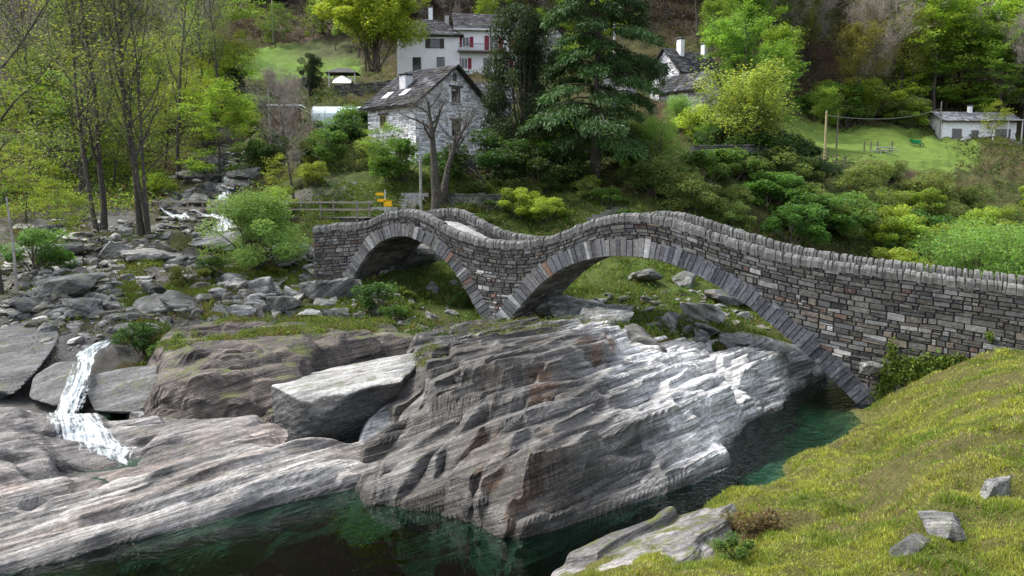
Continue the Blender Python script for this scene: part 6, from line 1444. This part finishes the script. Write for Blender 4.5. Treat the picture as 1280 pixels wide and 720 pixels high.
# wooden footbridge over the cascade
fb = empty('footbridge'); tag(fb, 'little wooden footbridge with rails across the cascading stream', 'footbridge')
A_, B_ = P(193, 268, 55), P(452, 273, 49); A_[2] = P(193, 271, 55)[2]; L = np.linalg.norm(B_ - A_); ud = (B_ - A_) / L
Gf = frame((A_[0], A_[1], 0), (ud[0], ud[1])); zf = lambda x: A_[2] + (B_[2] - A_[2]) * x / L
for y in (.1, 1.1):
    m = MB(); m.box(0, L, y, y + .2, zf(0) - .28, zf(L) - .02, (.10, .09, .08), Gf); m.build('beam', M['wood'], fb)
m = MB(); x = 0; random.seed(3)
while x < L: m.box(x + .01, x + .2, -.05, 1.45, zf(x) + .0, zf(x) + .05, np.array((.15, .14, .13)) * random.uniform(.7, 1.3), Gf); x += .22
m.build('deck', M['wood'], fb)
for y in (0.0, 1.4):
    for i in range(7):
        x = .3 + i * (L - .6) / 6; m = MB(); m.box(x - .05, x + .05, y - .05, y + .05, zf(x) - .2, zf(x) + 1.1, (.2, .17, .14), Gf); m.build('post', M['wood'], fb)
    for h in (.55, 1.0): m = MB(); m.box(0, L, y - .11, y - .055, zf(0) + h, zf(0) + h + .09, (.23, .2, .17), Gf); m.build('rail', M['wood'], fb)
# trail signs
p = at(484, 50.6); sg = empty('signpost', (p[0], p[1], p[2])); tag(sg, 'hiking signpost with three small yellow boards at the left end of the bridge', 'signpost')
hz = P(484, 252, 50.6)[2] - p[2]
m = MB(); m.tube([(0, 0, -.3), (0, 0, hz + .75)], .04, 8, c=(.4, .4, .4)); m.build('post', M['paint'], sg)
for dx, dz, w_, h, t in ((-.35, .47, .55, .17, 1), (-.22, .08, .6, .17, 1), (.16, -.12, .52, .36, 0)):
    m = MB(); x0, x1 = dx - w_ / 2, dx + w_ / 2; z0, z1 = hz + dz - h / 2, hz + dz + h / 2
    V = [(x0, -.06, (z0 + z1) / 2 if t else z0), (x0 + .1, -.06, z0), (x1, -.06, z0), (x1, -.06, z1), (x0 + .1, -.06, z1), (x0, -.06, (z0 + z1) / 2 if t else z1)]; V = V + [(a, -.045, c) for a, _, c in V]
    me = mesh('arrow_board' if t else 'notice_board', V, [np.array([[0, 1, 2, 3, 4, 5], [11, 10, 9, 8, 7, 6]]), np.array([[i, (i + 6), (i + 1) % 6 + 6, (i + 1) % 6] for i in range(6)])], M['paint'], sg, col=(.80, .42, .01))
# stone stairs
def stairs(name, label, a, b_, n, w, c=(.36, .355, .34), seed=1):
    random.seed(seed); root = empty(name); tag(root, label, 'steps'); a, b_ = np.array(a), np.array(b_)
    d = (b_ - a); L = np.hypot(d[0], d[1]); 
    for i in range(n):
        q = a + d * (i + .5) / n; G = frame((q[0], q[1], q[2]), (1, .15)); m = MB(); ww = w * random.uniform(.85, 1.1); s = np.array(c) * random.uniform(.75, 1.2)
        m.box(-ww / 2, ww / 2, -L / n * .55 - .1, L / n * .6, -.25, .02 + random.uniform(0, .03), s, G); m.build('step', M['masonry'], root)
    return root
stairs('stone_steps', 'flight of stone steps climbing left from the bridge towards the garden', ground(484, 262, 45), ground(428, 226, 50), 9, 1.9)
stairs('stone_steps', 'short flight of steps right of the yellow signs', ground(500, 262, 45), ground(520, 240, 50), 6, 1.7, seed=2)
stairs('stone_steps', 'worn stone steps in the rubble field at the left', ground(150, 374, 30), ground(170, 345, 30), 6, 1.7, seed=3)
stairs('stone_steps', 'small steps beside the dark shrub under the gable of the stone house', ground(607, 222, 52), ground(604, 205, 52), 4, 2.6, (.22, .21, .2), seed=4)
stairs('stone_path_steps', 'path of flat slabs rising behind the bridge towards the cedar', ground(738, 274, 46), ground(778, 258, 48), 5, 1.1, (.16, .155, .14), seed=5)
# iron fence on the meadow corner
fn = empty('fence'); tag(fn, 'low iron fence on top of the wall at the corner of the right meadow', 'fence'); a, b_ = at(1003, 73), at(1046, 74)
for i in range(5):
    q = a + (b_ - a) * i / 4; m = MB(); m.box(q[0] - .04, q[0] + .04, q[1] - .3, q[1] - .22, q[2] + 1.2, q[2] + 2.2, (.10, .08, .07)); m.build('post', M['wood'], fn)
for h in (1.5, 1.8, 2.1): m = MB(); m.tube([a + [0, -.32, h], b_ + [0, -.32, h]], .025, 5, c=(.10, .08, .07)); m.build('rail', M['wood'], fn)
# picnic table and green barrow on the meadow
p = at(1095, 92); tb = empty('picnic_table', (p[0], p[1], p[2]), .3); tag(tb, 'small pale picnic table on the right meadow', 'table')
m = MB(); m.box(-1, 1, -.45, .45, .72, .78, (.5, .5, .5)); m.build('table_top', M['paint'], tb)
for s in (-1, 1): m = MB(); m.box(-1, 1, s * .95 - .15, s * .95 + .15, .42, .47, (.45, .45, .45)); m.build('bench', M['paint'], tb)
for s in (-1, 1): m = MB(); m.box(s * .7 - .05, s * .7 + .05, -1.0, 1.0, .34, .418, (.3, .3, .3)); m.box(s * .7 - .05, s * .7 + .05, -.3, -.2, -.1, .34, (.3, .3, .3)); m.box(s * .7 - .05, s * .7 + .05, .2, .3, -.1, .34, (.3, .3, .3)); m.box(s * .7 - .04, s * .7 + .04, -.05, .05, .42, .718, (.3, .3, .3)); m.build('leg', M['paint'], tb)
for i, px in enumerate((1070, 1078, 1086, 1104)): 
    p = at(px, 93 + i * .3); m = MB(); m.box(-.06, .06, -.06, .06, -.2, 1.1, (.12, .10, .08)); o = m.build('fence_post', M['wood']); o.location = p; tag(o, 'dark wooden post standing near the picnic table', 'post', 'dark posts near the picnic table')
p = at(1133, 104); wb = empty('wheelbarrow', (p[0], p[1], p[2])); tag(wb, 'bright green wheelbarrow at the back of the right meadow', 'wheelbarrow')
mesh('tray', [(-.8, -.4, .95), (.6, -.4, .75), (.6, .4, .75), (-.8, .4, .95), (-.4, -.25, .45), (.35, -.25, .4), (.35, .25, .4), (-.4, .25, .45)], np.array([[0, 1, 5, 4], [1, 2, 6, 5], [2, 3, 7, 6], [3, 0, 4, 7], [4, 5, 6, 7]]), M['paint'], wb, col=(.01, .28, .10))
m = MB(); th_ = np.linspace(0, 6.2832, 13); m.tube(np.stack([.75 + .22 * np.cos(th_), 0 * th_, .24 + .22 * np.sin(th_)], 1), .05, 5, c=(.03, .03, .03)); m.build('wheel', M['paint'], wb)
for s in (-1, 1): m = MB(); m.tube([(.75, s * .1, .24), (-.4, s * .3, .5), (-1.2, s * .32, .75)], .025, 5, c=(.1, .1, .1)); m.tube([(-.4, s * .3, .5), (-.5, s * .3, -.05)], .025, 5, c=(.1, .1, .1)); m.build('handle', M['paint'], wb)
# little shed with a white roof, tunnel greenhouse, garden pavilion
p = at(362, 70); s1, Fs = simple_block('shed', 'little brown wooden shed with a flat white roof beside the thin pole', (p[0] - 1.0, p[1], p[2]), (1, .1), 2.2, 2, -.3, 2.6, (.12, .07, .04), 'shed', 'white_masonry')
zt = P(360, 124, 70)[2] - p[2]; s1.location[2] = 0
for ch in s1.children: ch.location[2] = p[2] if False else 0
m = MB(); G = frame((p[0] - 1.0, p[1], p[2]), (1, .1)); m.box(-.3, 2.6, -.3, 2.3, 2.6, 2.72, (.75, .75, .74), G); m.build('roof', M['paint'], s1)
m = MB(); m.box(.7, 1.5, -.04, -.005, 0, 2.0, (.07, .045, .03), G); m.build('door', M['wood'], s1)
p = at(424, 68); gh = empty('polytunnel'); tag(gh, 'pale blue-green tunnel greenhouse among bushes left of the stone house', 'greenhouse')
G = frame((p[0] - 1.9, p[1], p[2]), (1, .0)); a_ = np.linspace(0, math.pi, 11); V = np.array([(x, 1.2 - 1.2 * math.cos(t), 1.3 + .95 * math.sin(t)) for x in (0, 4.2) for t in a_])
V = np.vstack([V, [(x, y, 0) for x in (0, 4.2) for y in (0, 2.4)]]); Qf = [(i, i + 1, i + 12, i + 11) for i in range(10)] + [(22, 0, 11, 24), (23, 25, 21, 10)]
me = mesh('cover', G(V + np.array([0, 0, P(424, 146, 68)[2] - p[2] - 1.3])), [np.array(Qf), np.array([[0, 22, 23, 10, 9, 8, 7, 6, 5, 4, 3, 2, 1][::-1], [11, 12, 13, 14, 15, 16, 17, 18, 19, 20, 21, 25, 24][::-1]])], M['paint'], gh, col=(.50, .60, .60))
for i in range(5):
    x = i * 1.05; m = MB(); m.tube(G(np.array([(x, 1.2 - 1.22 * math.cos(t), P(424, 146, 68)[2] - p[2] + .97 * math.sin(t)) for t in a_])), .03, 5, c=(.5, .52, .52)); m.build('hoop', M['paint'], gh)
m = MB(); m.box(-.06, -.01, .7, 1.7, -.2, P(424, 150, 68)[2] - p[2], (.03, .07, .2), G); m.build('door', M['paint'], gh)
p = at(450, 93); gp = empty('pavilion'); tag(gp, 'white garden pavilion with a dark pitched roof beside the maple', 'pavilion'); zt = P(450, 84, 93)[2]
G = frame((p[0] - 3.0, p[1], 0), (1, .05)); m = MB()
for sx in (0, 2.9): m = MB(); m.box(sx, sx + .12, 0, .12, p[2] - 1, zt - .6, (.6, .6, .6), G); m.build('post', M['paint'], gp)
V = [(-.4, -.4, zt - .6), (3.4, -.4, zt - .6), (3.4, 2.6, zt - .6), (-.4, 2.6, zt - .6), (.8, 1.1, zt + .1), (2.2, 1.1, zt + .1)]; mesh('roof', G(V), [np.array([[0, 1, 5, 4], [2, 3, 4, 5], [0, 3, 2, 1]]), np.array([[1, 2, 5], [3, 0, 4]])], M['slate'], gp, col=(.10, .10, .10))
mesh('canopy', G([(.6, -1.2, zt - 1.9), (2.7, -1.2, zt - 1.9), (2.7, .2, zt - 1.2), (.6, .2, zt - 1.2), (1.6, -.6, zt - 1.0)]), np.array([[0, 1, 4], [1, 2, 4], [2, 3, 4], [3, 0, 4]]), M['paint'], gp, col=(.78, .78, .77))
rl = empty('garden_railing'); tag(rl, 'white garden railing under the branches of the maple', 'railing'); a, b_ = at(440, 88), at(500, 88.5)
zt = P(460, 106, 88)[2]; a[2] = b_[2] = zt - .9
for h in (.1, .8): m = MB(); m.tube([a + [0, 0, h], b_ + [0, 0, h]], .04, 5, c=(.7, .7, .7)); m.build('rail', M['paint'], rl)
m = MB()
for i in range(40): q = a + (b_ - a) * i / 39; m.box(q[0] - .02, q[0] + .02, q[1] - .02, q[1] + .02, q[2] + .13, q[2] + .77, (.7, .7, .7))
m.build('bars', M['paint'], rl)
for t in (0, 1): q = a + (b_ - a) * t; m = MB(); m.box(q[0] - .08, q[0] + .08, q[1] - .08, q[1] + .08, q[2] - 1.2, q[2] + .95, (.7, .7, .7)); m.build('post', M['paint'], rl)
boulder(ground(601, 236, 48), .45, 4, label='small white stone on the lawn right of the pollarded tree', sink=.0)
# leaning pale dead trunk by the left tree
p = ground(22, 372); p2 = P(8, 246, p[1] + .6); m = MB(); m.tube([p + [0, 0, -.3], (p + p2) / 2 + [.06, 0, 0], p2], [.08, .065, .04], 7, c=(.26, .24, .21)); tag(m.build('dead_trunk', M['bark'], smooth=True), 'pale dead trunk leaning against the left edge tree', 'dead tree')

# ------------------------------------------------------------------ white water
def foam_mat():
    """white water: strands that follow the flow, thinning to nothing at the edges. Col = (edge fade, distance along, distance across)"""
    m, nt, out = newmat('white_water'); pos = N(nt, 'ShaderNodeNewGeometry').outputs['Position']
    sp = N(nt, 'ShaderNodeSeparateColor'); nt.links.new(N(nt, 'ShaderNodeAttribute', attribute_name='Col').outputs['Color'], sp.inputs[0])
    cv = N(nt, 'ShaderNodeCombineXYZ'); nt.links.new(sp.outputs[1], cv.inputs[0]); nt.links.new(sp.outputs[2], cv.inputs[1])
    st = noise(nt, cv.outputs[0], 1.0, 6, 0.7, sc=(9, 60, 1)); a = noise(nt, pos, 8.0, 5, 0.7)
    c = ramp(nt, mth(nt, 'ADD', mth(nt, 'MULTIPLY', st, .6), mth(nt, 'MULTIPLY', a, .4)), [(0.36, (.22, .29, .29)), (0.5, (.50, .55, .56)), (0.64, (.78, .79, .79))])
    b = N(nt, 'ShaderNodeBsdfPrincipled'); b.inputs['Roughness'].default_value = .5; nt.links.new(c, b.inputs['Base Color'])
    bp = N(nt, 'ShaderNodeBump'); bp.inputs['Strength'].default_value = .8; bp.inputs['Distance'].default_value = .06; nt.links.new(st, bp.inputs['Height']); nt.links.new(bp.outputs[0], b.inputs['Normal'])
    k = mth(nt, 'ADD', mth(nt, 'MULTIPLY', sp.outputs[0], .62), mth(nt, 'MULTIPLY', mth(nt, 'SUBTRACT', mth(nt, 'ADD', st, mth(nt, 'MULTIPLY', a, .5)), 0.75), 2.6))
    tr = N(nt, 'ShaderNodeBsdfTransparent'); mx = N(nt, 'ShaderNodeMixShader'); nt.links.new(ramp(nt, k, [(0.12, 0.0), (0.62, 1.0)]), mx.inputs[0])
    nt.links.new(tr.outputs[0], mx.inputs[1]); nt.links.new(b.outputs[0], mx.inputs[2]); nt.links.new(mx.outputs[0], out.inputs[0]); return m
M['foam'] = foam_mat()
from mathutils.bvhtree import BVHTree
def _bvh(names):
    V, Fa = [], []
    for o in C.objects:
        if o.type == 'MESH' and any(o.name.startswith(n) for n in names):
            n0 = len(V); mw = o.matrix_basis; V += [mw @ v.co for v in o.data.vertices]; Fa += [[i + n0 for i in p.vertices] for p in o.data.polygons]
    return BVHTree.FromPolygons(V, Fa)
BVG = _bvh(['ground', 'rock_shelf', 'rock_slab'])
def cascade(name, label, path, seed, res=.07, frag=.0, lift=.06, drape=True):
    """path of (px,py,d,width m); a rough sheet of white water with holes and ragged edges"""
    K = np.array([list(P(a, b_, c) if not drape else ground(a, b_, 16)) + [w] for a, b_, c, w in path]); s = np.concatenate([[0], np.cumsum(np.linalg.norm(np.diff(K[:, :3], axis=0), axis=1))])
    n = int(s[-1] / res) + 2; t = np.linspace(0, s[-1], n); Q = np.stack([np.interp(t, s, K[:, i]) for i in range(4)], 1)
    k = np.ones(5) / 5
    for i in range(4): Q[:, i] = np.convolve(np.pad(Q[:, i], 2, 'edge'), k, 'valid')
    T = np.gradient(Q[:, :2], axis=0); L = np.linalg.norm(T, axis=1)[:, None] + 1e-6; side = np.stack([T[:, 1], -T[:, 0]], 1) / L
    side = side * .35 + np.array([.65, .1]); side /= np.linalg.norm(side, axis=1)[:, None]
    m_ = int(Q[:, 3].max() / res) + 3; v = np.linspace(-.5, .5, m_)
    S, Vv = np.meshgrid(t, v, indexing='ij'); X = Q[:, 0][:, None] + side[:, :1] * v * Q[:, 3:4]; Y = Q[:, 1][:, None] + side[:, 1:] * v * Q[:, 3:4]
    Z = Q[:, 2][:, None] + lift - .5 * (Vv ** 2) * Q[:, 3:4] * .4 + fbm(S * 1.2, Vv * m_ * res * 3.5, 0, seed, 4) * .08
    for i in range(X.shape[0]):
        for j in range(X.shape[1]):
            h = BVG.ray_cast(Vector((X[i, j], Y[i, j], 60)), Vector((0, 0, -1)))[0]
            if h is not None: Z[i, j] = max(Z[i, j], h.z + .03 + .03 * Z[i, j] * 0) if not drape else h.z + lift + .07 * vn(S[i, j] * 2.5, j * .3, 0, seed) + .03
    Y = Y - np.abs(fbm(S * .8, Vv * m_ * res * 4, 2, seed + 1, 3)) * .08
    fade = np.clip(1.0 - np.abs(Vv * 2 + .35 * fbm(S * .9, Vv * 0, 5, seed + 2, 3)) ** 2.2, 0, 1) * np.clip(np.minimum(S, s[-1] - S) / .4, 0, 1) - frag
    idx = np.arange(X.size).reshape(X.shape); q = np.stack([idx[:-1, :-1], idx[:-1, 1:], idx[1:, 1:], idx[1:, :-1]], -1).reshape(-1, 4)
    col = np.stack([np.clip(fade, 0, 1), S / 10, Vv * Q[:, 3:4] / 10 + .5], -1).reshape(-1, 3)
    o = mesh(name, np.stack([X, Y, Z], -1).reshape(-1, 3), q, M['foam'], smooth=True, col=col); tag(o, label, kind='structure'); return o
cascade('waterfall', 'white water of the small fall pouring between the boulders at the left', [(138, 426, 30.6, .6), (118, 438, 29.5, .9), (106, 448, 28.2, .8), (104, 465, 27.1, .8), (98, 485, 26.2, .8), (86, 510, 25.2, .9), (80, 530, 24.3, 1.2), (92, 550, 23.2, 2.0), (108, 568, 22.0, 2.8), (118, 592, 20.9, 2.6)], 801, frag=.0, lift=.1, drape=False)
cascade('rapids', 'foam at the foot of the small fall', [(70, 545, 23.6, .9), (110, 556, 22.6, 2.6), (140, 570, 21.8, 1.8), (130, 590, 20.8, 1.2)], 802, frag=.3, lift=.06, drape=False)
# the little pool that catches the fall on the shelf
m_, nt_, out_ = newmat('pool_water'); nz = noise(nt_, N(nt_, 'ShaderNodeNewGeometry').outputs['Position'], 6.0, 2, 0.5); surf(nt_, out_, (.035, .055, .045), 0.06, nz, .4, .03, .5)
pc_ = PZ(118, 588, .46); a_ = np.linspace(0, 2 * math.pi, 41)[:-1]; rr_ = 1 + .15 * np.sin(a_ * 3) + .1 * np.sin(a_ * 5 + 1)
V_ = np.vstack([[pc_], np.stack([pc_[0] + 1.9 * rr_ * np.cos(a_), pc_[1] + 1.3 * rr_ * np.sin(a_), np.full(40, .46)], 1)])
tag(mesh('pool_water', V_, np.array([[0, 1 + i, 1 + (i + 1) % 40] for i in range(40)]), m_), 'small pool at the foot of the fall', kind='structure')
for i, (pth, fr_) in enumerate([([(262, 196, 73, .9), (285, 206, 70, 1.1), (296, 214, 68, 1.0), (288, 228, 65.5, .9), (283, 244, 63, .8)], .05), ([(256, 200, 72, .5), (258, 206, 71, .6)], 0), ([(306, 208, 69.5, .5), (298, 222, 67, .8), (290, 240, 64, .9)], .05), ([(286, 245, 62.5, .5), (280, 256, 60, .7), (270, 262, 59, .6)], 0),
    ([(206, 268, 55, 1.2), (222, 276, 53.5, 1.6), (235, 284, 52, 1.0)], .2), ([(240, 272, 55, 1.6), (262, 276, 54, 2.0), (285, 290, 51, 1.2), (270, 296, 50, .8)], .2), ([(292, 298, 49.5, 1.2), (330, 306, 48.2, 1.6), (372, 318, 46.6, 1.9), (350, 330, 45, 1.4)], .1), ([(345, 322, 46.5, 3.0), (385, 318, 46.5, 2.2)], .15)]):
    cascade('cascade', 'white water of the stream tumbling down through the dark boulders', [(a_[0], a_[1], a_[2], a_[3] * 1.35) for a_ in pth], 810 + i, res=.11, frag=fr_ * .5, lift=.38)

# ------------------------------------------------------------------ ivy on the bridge wall
rg = np.random.default_rng(50); pts = []
for (px, py, rx, ry, n) in ((1150, 458, 46, 17, 1500), (1185, 452, 26, 10, 500), (1115, 440, 7, 16, 220), (1108, 478, 12, 20, 520), (1105, 492, 16, 12, 420), (1237, 420, 6, 7, 90), (1130, 470, 22, 12, 500)):
    for _ in range(n):
        a, b_ = rg.normal(0, .42, 2); t, z = PB(px + a * rx, py + b_ * ry); pts.append(BW(t, z, -.06 - abs(rg.normal(0, .07))))
pts = np.array(pts); nrm = -np.array([NB[0], NB[1], -.5])
V, Q, c = leaves(pts, .12, rg, (.13, .21, .035), spread=.5, flat=0)
iv = empty('ivy'); tag(iv, 'ivy climbing the foot of the bridge wall above the grass slope', 'ivy'); mesh('leaves', V, Q, M['leaf'], iv, col=c)
m = MB()
for k in range(16):
    t, z = PB(1090 + k * 7, 505 - k * 3); p0 = np.array(BW(t, z - .5, -.06)); p = [p0]
    for _ in range(7): p.append(p[-1] + np.array([AB[0], AB[1], 0]) * rg.normal(0, .12) + np.array([0, 0, rg.uniform(.08, .22)]))
    m.tube(p, .012, 4, c=(.09, .07, .05), cap=False)
m.build('stems', M['bark'], iv)
